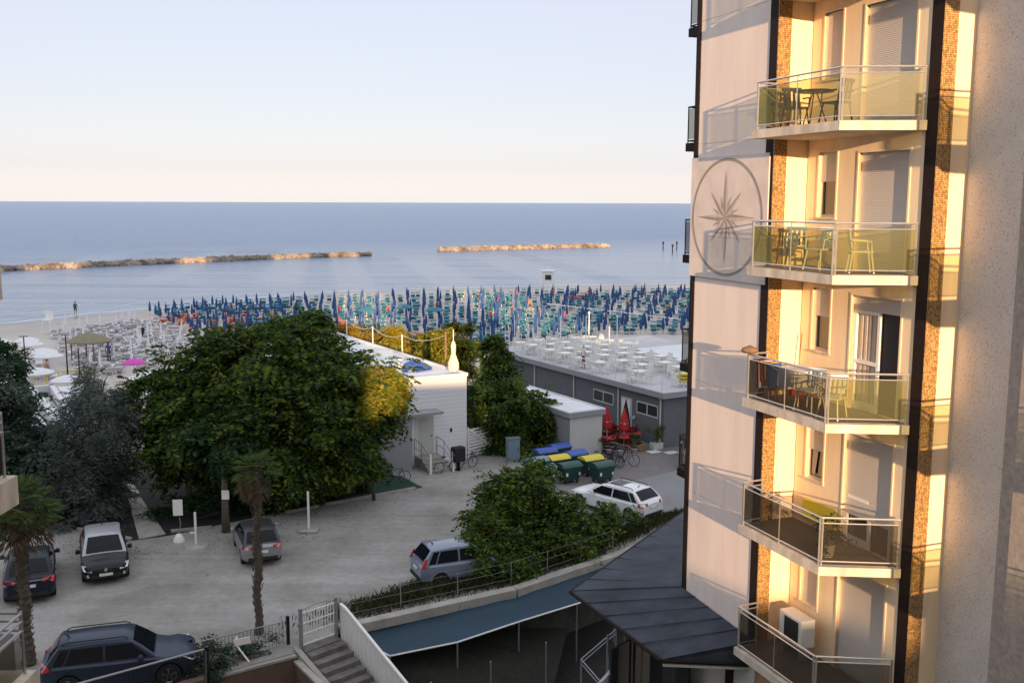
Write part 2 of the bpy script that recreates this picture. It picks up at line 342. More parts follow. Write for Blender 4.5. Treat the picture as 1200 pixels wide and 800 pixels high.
# leaf clouds: numpy arrays of small quads -----------------------------------
def leaf_mesh(name, P, D, size, mats, mi=None, parent=None, world=True, asp=.42, seed=0, droop=.0):
    """P: Nx3 centres, D: Nx3 leaf direction; one bent leaf (2 quads) each"""
    rg = np.random.default_rng(seed); n = len(P)
    D = D / np.linalg.norm(D, axis=1, keepdims=True)
    Rv = rg.normal(size=(n, 3)); S = np.cross(D, Rv); S /= np.linalg.norm(S, axis=1, keepdims=True) + 1e-9
    if np.ndim(size) == 0: size = np.full(n, size)
    size = size * rg.uniform(.65, 1.3, n)
    L = D * size[:, None]; Wd = S * (size * asp)[:, None]
    a = P - L * .5; b = P + Wd * .5; c = P + L * .5; d = P - Wd * .5
    V = np.stack([a, b, c, d], 1).reshape(-1, 3)
    if parent is not None and world:
        inv = np.array(wmat(parent).inverted()); V = V @ inv[:3, :3].T + inv[:3, 3]
    me = bpy.data.meshes.new(name)
    me.vertices.add(4 * n); me.vertices.foreach_set('co', V.astype(np.float32).ravel())
    me.loops.add(4 * n); me.loops.foreach_set('vertex_index', np.arange(4 * n, dtype=np.int32))
    me.polygons.add(n); me.polygons.foreach_set('loop_start', np.arange(0, 4 * n, 4, dtype=np.int32))
    me.polygons.foreach_set('loop_total', np.full(n, 4, dtype=np.int32))
    for q in mats: me.materials.append(M[q])
    if mi is not None: me.polygons.foreach_set('material_index', mi.astype(np.int32))
    me.update(calc_edges=True); me.validate()
    o = bpy.data.objects.new(name, me); COL.objects.link(o)
    if parent is not None: o.parent = parent; KIDS.setdefault(parent.name, []).append(o)
    return o
def sprays(blobs, nspray, seed, leaf=.16, per=14, spray=.8, droop=.5, shell=.55, gauss=.14):
    """compound-leaf sprays spread over ellipsoid blobs; returns centres and directions of leaflets"""
    rg = np.random.default_rng(seed)
    w = np.array([b[1][0] * b[1][1] * b[1][2] for b in blobs]) ** .67; w /= w.sum()
    PP, DD = [], []
    for i, (c, r) in enumerate(blobs):
        k = int(nspray * w[i]); u = rg.normal(size=(k, 3)); u /= np.linalg.norm(u, axis=1, keepdims=True)
        # clumps: pull directions towards a set of clump centres
        nc = max(6, k // 38); cc = rg.normal(size=(nc, 3)); cc /= np.linalg.norm(cc, axis=1, keepdims=True)
        rad = rg.uniform(.62, 1.08, nc); idx = rg.integers(0, nc, k)
        q = cc[idx] * rad[idx, None] * rg.uniform(shell, 1, (k, 1)) + rg.normal(size=(k, 3)) * gauss
        p = np.array(c) + q * np.array(r)
        out = cc[idx] + rg.normal(size=(k, 3)) * .55; out[:, 2] -= droop * .6; out /= np.linalg.norm(out, axis=1, keepdims=True)
        side = np.cross(out, [0, 0, 1]); side /= np.linalg.norm(side, axis=1, keepdims=True) + 1e-9
        for j in range(per):
            t = (j // 2 + .5) / (per / 2); sg = 1 if j % 2 else -1
            pos = p + out * (t * spray) + side * (sg * leaf * .55); pos[:, 2] -= droop * t * t * spray * .5
            d = out * .5 + side * sg; d[:, 2] -= .25
            PP.append(pos + rg.normal(size=(k, 3)) * .02); DD.append(d + rg.normal(size=(k, 3)) * .25)
    return np.concatenate(PP), np.concatenate(DD)
def tree(name, label, base, blobs, n, leaf=.2, mats=('leaf', 'leafdark'), trunk_r=.22, seed=1, group=None, per=14, spray=.8, droop=.5, bark='bark', limbs=True, lean=(0, 0), gauss=.14, asp=.42, cat='tree'):
    t = thing(name, label, cat, base, 0, group)
    m = MB(); rr = random.Random(seed)
    top = Vector(base) + Vector((lean[0], lean[1], 0)); zc = min(b[0][2] for b in blobs)
    fork = Vector((base[0] + lean[0] * .5, base[1] + lean[1] * .5, max(base[2] + .6, base[2] + (zc - base[2]) * .6)))
    m.tube([base, (Vector(base) + fork) / 2 + Vector((rr.uniform(-.1, .1), rr.uniform(-.1, .1), 0)), fork], [trunk_r * 1.25, trunk_r, trunk_r * .85], 9)
    if limbs:
        for (c, r) in blobs:
            c = Vector(c); mid = (fork + c) / 2 + Vector((rr.uniform(-.4, .4), rr.uniform(-.4, .4), -.3))
            m.tube([fork, mid, c], [trunk_r * .6, trunk_r * .4, trunk_r * .18], 6)
            for k in range(4):
                e = c + Vector((rr.uniform(-1, 1) * r[0], rr.uniform(-1, 1) * r[1], rr.uniform(-.3, 1) * r[2])) * .75
                m.tube([mid.lerp(c, rr.uniform(.2, 1)), (c + e) / 2, e], [trunk_r * .22, trunk_r * .14, trunk_r * .05], 5)
    m.build('trunk', bark, t, world=True, smooth='all')
    P, D = sprays(blobs, n, seed, leaf, per, spray, droop, gauss=gauss)
    rg = np.random.default_rng(seed + 5)
    mi = (np.repeat(rg.random(len(P) // 7 + 1), 7)[:len(P)] > .5).astype(int) if len(mats) > 1 else None
    leaf_mesh('crown', P, D, leaf, mats, mi, t, True, asp, seed)
    return t
def blob(px, py, Y, rx, ry, rz):
    return (AT(px, py, Y), (rx, ry, rz))
SUN_E, SUN_C, AIR, DUST, OZ, SKY_S, EXPO = 4.8, (1.0, .64, .35), 1.0, .6, 1.5, .10, 1.06
VEIL_F, VEIL_K = .60, 8.4
VEIL = [(.645, .655, .735), (.485, .47, .64), (.488, .448, .575), (.525, .48, .57), (.79, .795, .85), (.89, .905, .94)]
# ================================================================== SETTING
SH = [G(-260, 425, -.35), G(-120, 395, -.35), G(0, 380, -.35), G(80, 372, -.35), G(170, 363, -.35), G(250, 355, -.35), G(400, 342, -.35), G(520, 338.5, -.35), G(640, 335.5, -.35), G(800, 333, -.35), G(1000, 331, -.35)]
SH = [(-400, -40)] + SH + [(400, 330)]
def off(poly, d):
    out = []
    for i, p in enumerate(poly):
        a = Vector(poly[max(i - 1, 0)]); b = Vector(poly[min(i + 1, len(poly) - 1)]); t = (b - a).normalized()
        out.append((p[0] - t.y * -d * -1 * 1.0, p[1] + t.x * d))
    return out
inl = off(SH, -11); out1 = off(SH, 25); sea_in = off(SH, -8); wet = off(SH, -3.5)
# ground sheets
edge = [(-120, 24), (-40, 18), (-14.5, 26.0), (-12.6, 27.5), (-9.9, 30.05), (-7.2, 32.0), (-6.2, 33.1), (-6.2, 34.0), (0, 37.6), (4.4, 41.5), (8.5, 45.5), (14, 48), (60, 50), (400, 60)]
m = MB(); vs = [(x, y, 0) for x, y in edge] + [(400, 330, 0)] + [(x, y, 0) for x, y in reversed(inl)]
struct(m.poly(vs), 'ground', 'gravel')
m = MB(); m.poly([(-400, -300, -2.5), (400, -300, -2.5), (400, 80, -2.5), (-400, 80, -2.5)]); struct(m, 'lower_ground', 'soil')
m = MB()
for i in range(len(SH) - 1):
    z = [.004, .004, -.35, -2.2]; rows = [[(-9999, 0)]]
    L0 = [(inl[i][0] , inl[i][1]), SH[i], out1[i]]; L1 = [inl[i + 1], SH[i + 1], out1[i + 1]]
    for k, (za, zb) in enumerate(((0.004, -.35), (-.35, -2.2))):
        m.add([(*L0[k], za), (*L1[k], za), (*L1[k + 1], zb), (*L0[k + 1], zb)], [(0, 1, 2, 3)])
back = [(-400, -60), (-70, 64), (-40, 71), (-22, 72), (-10, 76), (4, 84), (22, 92), (60, 100), (400, 200)]
m.poly([(x, y, .004) for x, y in back] + [(x, y, .004) for x, y in reversed(inl)])
struct(m, 'beach_sand', 'sand')
m = MB()
for i in range(len(SH) - 1):
    q = off(SH, -3.2); z1 = -.35 + .35 * 3.2 / 11 + .008
    m.add([(*SH[i], -.342), (*SH[i + 1], -.342), (*q[i + 1], z1), (*q[i], z1)], [(0, 1, 2, 3)])
struct(m, 'wet_sand_edge', 'wetsand')
m = MB()
m.poly([(x, y, -.37) for x, y in off(SH, -.6)] + [(30000, 3000, -.37), (30000, 45000, -.37), (-30000, 45000, -.37), (-30000, 0, -.37)])
struct(m, 'sea', 'water')
# thin lines of surf near the shore
rr = random.Random(3)
m = MB()
for k, (d, w) in enumerate(((1.2, .8), (4.5, .5), (8.5, .5), (14, .4))):
    for i in range(1, len(SH) - 2):
        A0, A1 = Vector(off(SH, d)[i]), Vector(off(SH, d)[i + 1]); n = 10
        t = (A1 - A0).normalized(); nn = Vector((-t.y, t.x))
        pts = []
        for j in range(n + 1):
            s = math.sin((i * n + j) * .9 + k * 2) * .35 + math.sin((i * n + j) * .31 + k) * .5
            ww = w * max(0.03, .5 + .5 * math.sin((i * n + j) * .55 + k * 1.7)) if k else w
            p = A0.lerp(A1, j / n) + nn * s
            pts.append((p, p + nn * ww))
        for j in range(n):
            a, b = pts[j]; c, d_ = pts[j + 1]
            m.add([(*a, -.362), (*c, -.362), (*d_, -.362), (*b, -.362)], [(0, 1, 2, 3)])
struct(m, 'surf_lines', 'foam')
# road + paving on the right
m = MB(); m.poly([(*G(560, 552), .004), (*G(640, 583), .004), (5.0, 45.2, .004), (9.5, 47, .004), (30, 50, .004), (30, 62, .004), (*G(796, 551), .004), (*G(700, 572), .004), (*G(640, 566), .004)]); struct(m, 'road', 'asphalt')
m = MB(); m.poly([(*G(640, 565.6), .008), (*G(700, 571.6), .008), (*G(796, 550.6), .008), (24, 60.5, .008), (30, 70, .008), (8.9, 60.9, .008), (3, 66, .008), (0.5, 60, .008)]); struct(m, 'block_paving', 'paving')
# shaded soil under the trees and a green carpet beside the white building
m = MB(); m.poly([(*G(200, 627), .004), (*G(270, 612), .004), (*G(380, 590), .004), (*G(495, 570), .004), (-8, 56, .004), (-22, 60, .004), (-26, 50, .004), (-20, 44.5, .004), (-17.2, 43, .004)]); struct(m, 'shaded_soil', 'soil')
m = MB(); m.poly([(*G(352, 594), .008), (*G(495, 571), .008), (*G(470, 557), .008), (*G(345, 575), .008)]); struct(m, 'green_carpet', 'green')
m = MB(); m.prism([G(163, 632), G(194, 626), G(165, 583), G(150, 585)], .004, .04); m.prism([G(158, 579), G(164, 578.5), G(150, 560), G(140, 562)], .004, .05); struct(m, 'path', 'concrete')
# kerb of the flower bed next to the lane
m = MB(); 
for i, (p, q) in enumerate((((-20, 44.6), (-17.0, 43.2)), ((-15.6, 44.3), (-13.9, 44.9)), ((-11.0, 47.2), (-9.6, 48.2)), ((-9.3, 48.5), (-5.1, 51.4)))):
    a, b = Vector(p), Vector(q); d = (b - a); m.box((*((a + b) / 2), .06), (d.length, .14, .12), math.atan2(d.y, d.x))
struct(m, 'kerb', 'concrete')

# ================================================================== APARTMENT BLOCK (facade frame a,b)
dA, nA, OA = Vector((.358, -.934)), Vector((-.934, -.358)), Vector((4.64, 26.0))
def W(a, b, z): p = OA + dA * a + nA * b; return (p.x, p.y, z)
def FB():
    m = MB(); m.x = W; return m
FL = [4.6, 7.6, 10.6, 13.6, 16.6, 19.6]
apt = thing('apartment_block', 'tall cream apartment block with compass emblem, brown tile stripes and stacked balconies', 'building', W(0, 0, -2.5))
m = FB(); m.prism([(0.02, -.02), (3.40, -.02), (3.40, -1.05), (7.32, -1.05), (7.32, -1.75), (8.85, -1.75), (8.85, -1.5), (9.3, -1.5), (9.3, -1.3), (17, -1.3), (17, -8), (0.02, -8)], -2.5, 32.0)
m.build('wall', 'plaster', apt, world=True)
m = FB(); m.bx(.19, 3.10, -.02, 0.0, 4.3, 32.0); m.build('facade_panel', 'panel', apt, world=True)
m = FB(); m.bx(0, .185, -.25, .02, 4.3, 32.0); m.bx(-.012, .02, -.5, .02, 4.3, 32.0); m.build('corner_strip', 'darktile', apt, world=True)
m = FB(); m.bx(3.105, 3.415, -.02, .02, 4.3, 32.0); m.build('pilaster_strip', 'darktile', apt, world=True)
m = FB(); m.bx(3.402, 3.43, -.32, .021, 4.3, 32.0); m.build('mosaic_strip', 'brick', apt, world=True)
m = FB(); m.bx(7.03, 7.335, -1.05, -.88, -2.5, 32.0); m.build('pilaster_strip', 'darktile', apt, world=True)
m = FB(); m.bx(7.32, 7.345, -1.23, -.882, -2.5, 32.0); m.build('mosaic_strip', 'brick', apt, world=True)
m = FB(); m.bx(7.325, 8.85, -1.75, -1.70, -2.5, 32.0); m.build('roughcast_panel', 'roughcast', apt, world=True)
m = FB(); m.bx(8.85, 9.3, -1.5, -1.47, -2.5, 32.0); m.bx(9.3, 13.5, -1.3, -1.27, -2.5, 32.0); M['shadepanel'] = mat('roughcast_painted_shade', (.36, .315, .28), .95, var=.2, scale=9, bump=.4, bscale=60); m.build('shaded_panel', 'shadepanel', apt, world=True)  # darker tone puts the shade on this wall into the colour
# thin floor joints across the panel
m = FB()
for z in FL: m.bx(.19, 3.10, -.001, .004, z - .13, z - .115)
m.build('panel_joint', 'slabedge', apt, world=True)
WA0, WA1, DA0, DA1 = 3.84, 4.44, 5.15, 6.63
for i, f in enumerate(FL):
    t0 = f - .18; t1 = f + 2.82; wz0, wz1, dz1 = f + 1.1, f + 2.52, f + 2.46
    m = FB()
    m.bx(3.432, WA0, -1.05, -.9, t0, t1); m.bx(WA1, DA0, -1.05, -.9, t0, t1); m.bx(DA1, 7.028, -1.05, -.9, t0, t1)
    m.bx(WA0, WA1, -1.05, -.9, t0, wz0); m.bx(WA0, WA1, -1.05, -.9, wz1, t1); m.bx(DA0, DA1, -1.05, -.9, dz1, t1)
    m.build('window_wall', 'plaster', apt, world=True)
    # window
    sh_w = [1.0, .52, .45, .45, 1.0, 1.0][i]
    fr = FB(); z_s = wz1 - (wz1 - wz0) * sh_w
    fr.bx(WA0 - .05, WA0, -1.0, -.885, wz0 - .05, wz1 + .05); fr.bx(WA1, WA1 + .05, -1.0, -.885, wz0 - .05, wz1 + .05); fr.bx(WA0, WA1, -1.0, -.885, wz1, wz1 + .05)
    w = fr.build('window', 'plaster', apt, world=True)
    g = FB(); g.bx(WA0 - .07, WA1 + .07, -1.03, -.86, wz0 - .05, wz0 - .005); g.build('sill', 'slabedge', w, world=True)
    if sh_w < 1:
        g = FB(); g.bx(WA0, WA1, -1.045, -1.03, wz0, z_s); g.build('pane', 'windowglass', w, world=True)
        g = FB(); g.bx(WA0, WA0 + .05, -1.03, -.99, wz0, z_s); g.bx(WA1 - .05, WA1, -1.03, -.99, wz0, z_s); g.bx(WA0 + .05, WA1 - .05, -1.03, -.99, wz0, wz0 + .06); g.build('frame', 'slabedge', w, world=True)
        if i == 1: g = FB(); g.poly([(WA0 + .1, -1.0, z_s), (WA0 + .3, -1.0, z_s), (WA0 + .22, -.99, wz0 + .1), (WA0 + .1, -.99, wz0 + .1)]); g.build('curtain', 'curtain', w, world=True)
    g = FB(); g.bx(WA0, WA1, -.99, -.965, z_s, wz1); g.build('shutter', 'shutter', w, world=True)
    # balcony door
    sh_d = [1.0, .74, .13, 1.0, 1.0, 1.0][i]
    fr = FB(); z_s = dz1 - (dz1 - f) * sh_d
    fr.bx(DA0 - .05, DA0, -1.0, -.885, f + .01, dz1 + .05); fr.bx(DA1, DA1 + .05, -1.0, -.885, f + .01, dz1 + .05); fr.bx(DA0, DA1, -1.0, -.885, dz1, dz1 + .05)
    w = fr.build('balcony_door', 'plaster', apt, world=True)
    g = FB(); g.bx(DA0, DA1, -1.0, -.975, z_s, dz1); g.build('shutter', 'shutter', w, world=True)
    if sh_d < 1:
        g = FB(); g.bx(DA0, DA1, -1.05, -1.045, f, z_s); g.build('pane', 'windowglass' if i == 1 else 'dark', w, world=True)
        g = FB(); fw = .08; mid = DA0 + .74
        g.bx(DA0, DA0 + fw, -1.03, -.97, f, z_s); g.bx(mid, mid + fw, -1.03, -.97, f, z_s); g.bx(DA0 + fw, mid, -1.03, -.97, f, f + .16); g.bx(DA0 + fw, mid, -1.03, -.97, f + 1.0, f + 1.08)
        if z_s > f + 1.5: g.bx(DA0 + fw, mid, -1.03, -.97, z_s - .06, z_s)
        g.build('frame', 'white', w, world=True)
        if i == 2:
            g = FB()
            for q in range(9): g.bx(DA0 + .10 + q * .07, DA0 + .165 + q * .07, -1.042 + .012 * (q % 2), -1.03 + .012 * (q % 2), f + .1, z_s - .05)
            g.build('curtain', 'curtain', w, world=True)
# compass plaque
m = FB(); m.bx(-.03, 3.30, .022, .05, 13.15, 16.13); M['plaque'] = mat('compass_plaque_plaster', (.66, .58, .545), .9, var=.1, scale=2, bump=.3, bscale=40); cp = m.build('compass_plaque', 'plaque', apt, world=True)
M['emblem'] = mat('grey_brown_emblem_paint', (.31, .26, .235), .9, var=.15, scale=3)
ca, cz = 1.60, 14.66
m = FB(); n = 72
for k in range(n):
    t0, t1 = 2 * math.pi * k / n, 2 * math.pi * (k + 1) / n
    def q(r, t, b): return (ca + r * 1.08 * math.sin(t), b, cz + r * math.cos(t))
    m.add([q(1.355, t0, .056), q(1.355, t1, .056), q(1.42, t1, .056), q(1.42, t0, .056)], [(0, 1, 2, 3)])
for k in list(range(1, 16, 2)) + list(range(2, 16, 4)) + list(range(0, 16, 4)):
    t = 2 * math.pi * k / 16; L, bw, r0 = (1.16, .36, .25) if k % 4 == 0 else ((.86, .36, .22) if k % 4 == 2 else (.56, .30, .20)); y = .0570 + (.003 if k % 4 == 0 else .0015 if k % 4 == 2 else 0)
    m.add([q(.0, t, y), q(r0, t - bw, y), q(L, t, y)], [(0, 1, 2)], 0); m.add([q(.0, t, y), q(r0, t + bw, y), q(L, t, y)], [(0, 1, 2)], 1)
M['emblem2'] = mat('pale_emblem_paint', (.50, .43, .39), .9, var=.15, scale=3)
m.build('compass_rose', ['emblem', 'emblem2'], apt, world=True, fix=False)
# balconies
def balcony(parent, da, db, f, label=None, glass=('glassbal', 'glassfrost'), flip=False):
    P0, P1, P2 = (3.5 + da, .56 + db), (6.31 + da, .56 + db), (7.0 + da, -.86 + db)
    wa = 3.436 + da
    s = FB(); s.prism([(wa, -.895 + db), (wa, .63 + db), (6.37 + da, .63 + db), (7.08 + da, -.86 + db), (7.02 + da, -.895 + db)], f - .19, f - .004)
    sl = s.build('balcony', 'slabedge', parent, world=True)
    if label: sl['label'] = label
    s = FB(); s.prism([(wa + .01, -.89 + db), (wa + .01, .5 + db), (6.30 + da, .5 + db), (6.96 + da, -.89 + db)], f - .004, f + .006); s.build('floor', 'tilefloor', sl, world=True)
    r = FB(); c0 = (wa + .03, .02 + db if not da else -.80 + db)
    def seg(A, B, z, rad): r.tube([(A[0], A[1], z), (B[0], B[1], z)], rad, 6)
    pts = [c0, P0, P1, P2]
    for A, B in zip(pts, pts[1:]):
        seg(A, B, f + 1.015, .022); seg(A, B, f + .90, .014); seg(A, B, f + .09, .014)
        va, vb = Vector(A), Vector(B); L = (vb - va).length; nn = max(1, round(L / 1.45))
        for k in range(nn + 1):
            p = va.lerp(vb, k / nn); p = va.lerp(vb, .015 + .97 * k / nn); r.tube([(p.x, p.y, f - .06), (p.x, p.y, f + 1.0)], .014 if 0 < k < nn else .022, 6)
    r.build('handrail', 'alu', sl, world=True, smooth=True)
    for j, (A, B) in enumerate(zip(pts, pts[1:])):
        va, vb = Vector(A), Vector(B); g = FB(); u = (vb - va).normalized(); nrm = Vector((-u.y, u.x)) * .004
        p, q2 = va + u * .05, vb - u * .05
        g.prism([tuple(p - nrm), tuple(q2 - nrm), tuple(q2 + nrm), tuple(p + nrm)], f + .11, f + .885)
        g.build('glass_panel', glass[1] if j == 2 else glass[0], sl, world=True)
    return sl
lab = ['lowest balcony with dark smoked glass', 'balcony with dark glass and a potted plant', 'balcony with laundry and white chairs', 'balcony with plastic chairs behind olive glass', 'balcony with a small bistro table', 'topmost balcony']
for i, f in enumerate(FL): balcony(apt, 0, 0, f, lab[i], ('glasssmoke', 'glasssmoke') if i < 2 else (('glasssmoke', 'glassbal') if i == 2 else (('glassbal', 'glassbal') if i == 3 else ('glassbal', 'glassfrost'))))
for f in FL: balcony(apt, 7.9, -.45, f, 'balcony of the next bay')
# far-side balconies
for f in FL[1:]:
    s = FB(); s.bx(-1.5, -.02, -3.0, -.62, f - .22, f); sl = s.build('rear_balcony', 'darktile', apt, world=True)
    r = FB()
    for z in (f + .95, f + .06): r.tube([(-.05, -.66, z), (-1.46, -.66, z), (-1.46, -2.95, z)], .022, 5)
    for k in range(4): r.tube([(-.1 - k * .45, -.66, f), (-.1 - k * .45, -.66, f + .95)], .018, 5)
    r.build('handrail', 'blackmetal', sl, world=True)
    g = FB(); g.bx(-1.42, -.1, -.665, -.655, f + .1, f + .9); g.build('glass_panel', 'glasssmoke', sl, world=True)
# canopy roof round the base
T, Q, RR, FAR = (*G(668, 692, 4.3), 4.3), (*G(775, 772, 4.0), 4.0), (*G(905, 777, 4.05), 4.05), (*G(802, 598, 4.4), 4.4)
A1, B1, C1 = (*W(0, .03, 0)[:2], 4.72), (*W(3.4, .03, 0)[:2], 4.62), (*W(-.03, -4, 0)[:2], 4.72)
m = MB()
def thick(pts, d=.10): m.extr(pts, (0, 0, -d))
thick([T, Q, B1, A1]); thick([Q, RR, (*W(3.41, 0, 0)[:2], 4.5), B1]); thick([T, A1, C1, FAR])
cn = m.build('canopy_roof', 'darkroof', apt, world=True)
m = MB()
def lp(a, b, t): return tuple(a[i] + (b[i] - a[i]) * t for i in range(3))
def seam(p, q): m.tube([(p[0], p[1], p[2] + .012), (q[0], q[1], q[2] + .012)], .016, 4)
for t in (.2, .4, .6, .8): seam(lp(T, Q, t), lp(A1, B1, t))
for t in (.12, .24, .36, .5, .64, .8): seam(lp(T, FAR, t), lp(A1, C1, t * 1.0))
seam(T, A1); m.build('seam', 'darkroof', cn, world=True)
m = MB()
for p, q in ((T, Q), (Q, RR), (T, FAR)):
    m.tube([(p[0], p[1], p[2] - .03), (q[0], q[1], q[2] - .03)], .05, 6)
m.build('gutter', 'darktile', cn, world=True)
m = MB(); m.extr([(Q[0] + .05, Q[1] + .05, 3.79), (RR[0] + .2, RR[1] + .05, 3.83), (RR[0] + .2, RR[1] + .05, 3.89), (Q[0] + .05, Q[1] + .05, 3.86)], (0, .06, 0)); m.build('fascia', 'lightwall', cn, world=True)
# ground floor seen under the canopy
m = FB(); m.bx(.3, 3.5, 0.0, .06, -2.5, 4.2); m.build('ground_floor_wall', 'lightwall', apt, world=True)
m = FB()
for a in (.32, 2.35): m.bx(a, a + .28, .06, .12, -2.5, 4.2)
m.build('pier', 'darktile', apt, world=True)
m = MB(); m.box((3.4, 26.2, 1.6), (.06, 2.2, 3.2), R(-42)); m.box((4.2, 25.2, 1.6), (.06, 1.3, 3.2), R(40)); gl = m.build('glazed_porch', 'windowglass', apt, world=True)
m = MB()
for k in range(4): m.box((3.38 - (k - 1.5) * .48, 26.2 - (k - 1.5) * -.0 + (k - 1.5) * -.0, 1.6), (.05, .05, 3.3), R(-42))
m.build('frame', 'steel', gl, world=True)

# entrance stair rail beneath canopy
t = thing('stair_handrail', 'grey tubular stair handrail just below the tip of the dark canopy roof', 'handrail', (2.6, 26.5, -2.5))
m = MB(); pa, pb, pc, pd = AT(681, 772, 26.2), AT(722, 737, 27.6), AT(703, 797, 25.3), AT(738, 762, 27.0)
m.tube([pb, pa, pc], .022); m.tube([(pb[0], pb[1], pb[2] - .12), (pa[0], pa[1], pa[2] - .12), (pc[0], pc[1], pc[2] - .12)], .016)
for p in (pa, pb, pc): m.tube([p, (p[0], p[1], -2.5)], .022)
m.build('rail', 'steel', t, world=True)
m = MB(); a, b = AT(700, 800, 25.0), AT(742, 752, 27.3); m.extr([a, b, (b[0], b[1], -2.5), (a[0], a[1], -2.5)], (.15, .1, 0)); m.build('stair_wall', 'lightwall', t, world=True)
# glass entrance table-like awning
t = tag(MB().build('x', 'white'), None) if False else None
m = MB(); pz = [AT(776, 790, 22.4), AT(815, 783, 23.2), AT(845, 800, 22.0), AT(800, 812, 21.4)]; m.extr([(p[0], p[1], 1.9) for p in pz], (0, 0, .05))
aw = m.build('glass_awning', 'glassbal'); tag(aw, 'small glass awning with white frame under the dark canopy roof', 'awning')
m = MB(); 
for p, q in zip(pz, pz[1:] + pz[:1]): m.tube([(p[0], p[1], 1.93), (q[0], q[1], 1.93)], .03, 5)
m.build('frame', 'white', aw)

# ================================================================== HOTEL SIDE BALCONIES (left edge)
ht = thing('hotel_building', 'cream hotel wing with railed balconies at the left edge beside the camera', 'building', (-9.5, 11, -2.5))
m = MB(); m.prism([(-24, -2), (-8.3, -2), (-8.3, 13.2), (-24, 13.2)], -2.5, 18); m.build('wall', 'plaster', ht, world=True)
for k, (z, xx) in enumerate(((14.05, -7.14), (11.1, -7.1), (8.15, -7.0))):
    s = MB(); s.prism([(-8.3, 8), (xx, 8), (xx, 14), (-8.3, 14)], z - .42, z); sl = s.build('balcony', 'slabedge', ht, world=True)
    r = MB()
    for zz in (.92, .80, .66) : r.tube([(xx - .12, 8, z + zz), (xx - .12, 13.88, z + zz), (-8.3, 13.88, z + zz)], .022, 6)
    for y in (8.5, 10.2, 12, 13.88): r.tube([(xx - .12, y, z), (xx - .12, y, z + .95)], .022, 6)
    r.build('handrail', 'steel', sl, world=True)
    g = MB(); g.box((xx - .12, 11, z + .33), (.012, 5.7, .56)); g.box((-7.8, 13.88, z + .33), (1.1, .012, .56)); g.build('glass_panel', 'glasssmoke', sl, world=True)
m = MB(); m.prism([(-8.3, 13.3), (-7.28, 13.3), (-7.28, 14.35), (-8.3, 14.35)], -2.5, 7.9); m.build('lower_terrace', 'lightwall', ht, world=True)

# ================================================================== TOWN BEHIND THE CAMERA (throws the long evening shadows)
sky = [(-141.2, -55.2, 39.85), (-55.1, -43.2, 28.85), (-43.1, -25.2, 43.85), (-25.1, -16.2, 29.35), (-16.1, -2.2, 45.85), (-2.1, 8.8, 28.85), (8.9, 13.3, 42.85), (13.35, 15.6, 16.4), (15.65, 20.7, 18.6), (20.8, 25.3, 15.35), (25.4, 31.8, 17.65), (31.9, 43.8, 20.85), (43.9, 52.8, 38.85), (52.9, 67.8, 28.35), (67.9, 72.8, 43.85), (72.9, 111.8, 28.35), (111.9, 198.8, 37.85)]
for i, (x0, x1, h) in enumerate(sky):
    nm = ['town_house', 'town_house', 'apartment_tower'][0 if h < 20 else 2]
    y0 = -60.0 - (i % 3) * .3
    b = thing(nm, 'rendered building of the street behind the viewpoint', 'building', ((x0 + x1) / 2, y0 - 6, -2.5), 0, 'buildings of the street behind the viewpoint')
    m = MB(); m.prism([(x0, y0 - 12), (x1, y0 - 12), (x1, y0), (x0, y0)], -2.5, h); m.build('wall', ['lightwall', 'plaster', 'concrete'][i % 3], b, world=True)
    m = MB()
    for z in np.arange(1.5, h - 2, 3.):
        for x in np.arange(x0 + 1, x1 - 1, 3.): m.bx(x, x + 1.1, y0, y0 + .05, z, z + 1.4)
    if m.v: m.build('windows', 'windowglass', b, world=True)
# ================================================================== WHITE BUILDING (u,v frame aligned with beach)
U, V_ = Vector((.862, .507)), Vector((-.507, .862))
def frame(O):
    O = Vector(O)
    def f(a, b, z): p = O + U * a + V_ * b; return (p.x, p.y, z)
    return f
WB = (-2.65, 57.84)
wf = frame(WB)
def UB(f):
    m = MB(); m.x = f; return m
wb = thing('white_building', 'white boarded beach building with flat roof and small porch beside the car park', 'building', (*WB, 0))
m = UB(wf); m.bx(-3.85, 0, 0, 24, 0, 4.95); m.build('wall', 'sidingwhite', wb, world=True)
m = UB(wf); m.bx(-9, -3.87, 1.6, 24, 0, 4.9); m.build('side_wing', 'lightwall', wb, world=True)
m = UB(wf); m.bx(-8.95, -.08, 1.75, 23.9, 4.97, 5.0); m.bx(-3.8, -.08, .1, 1.7, 4.97, 5.0); rf = m.build('roof', 'roofwhite', wb, world=True)
m = UB(wf)
m.bx(-3.93, .06, -.06, .1, 4.952, 5.14); m.bx(-.1, .06, .1, 24.06, 4.952, 5.14); m.bx(-9.05, -3.93, 1.55, 1.7, 4.92, 5.12); m.bx(-9.1, -8.95, 1.7, 24, 4.92, 5.12)
m.build('parapet', 'roofwhite', rf, world=True)
m = UB(wf); m.bx(-.04, .04, 2, 23, 5.141, 5.16); m.build('flashing', 'greytrim', rf, world=True)
m = UB(wf); m.bx(-3.2, -2.2, -.03, 0.0, .62, 2.75); dr = m.build('door', 'lightwall', wb, world=True)
m = UB(wf); m.bx(-2.35, -2.28, -.06, -.03, 1.6, 1.75); m.build('handle', 'steel', dr, world=True)
m = UB(wf); m.bx(-3.28, -3.2, -.05, 0, .6, 2.83); m.bx(-2.2, -2.12, -.05, 0, .6, 2.83); m.bx(-3.2, -2.2, -.05, 0, 2.75, 2.83); m.build('frame', 'white', dr, world=True)
m = UB(wf); m.bx(-4.9, -2.05, -1.1, -.03, 3.1, 3.25); m.build('porch_roof', 'greytrim', wb, world=True)
m = UB(wf); m.bx(-6.0, -3.95, -.9, 1.5, 0, 3.08); m.build('porch_wall', 'greytrim', wb, world=True)
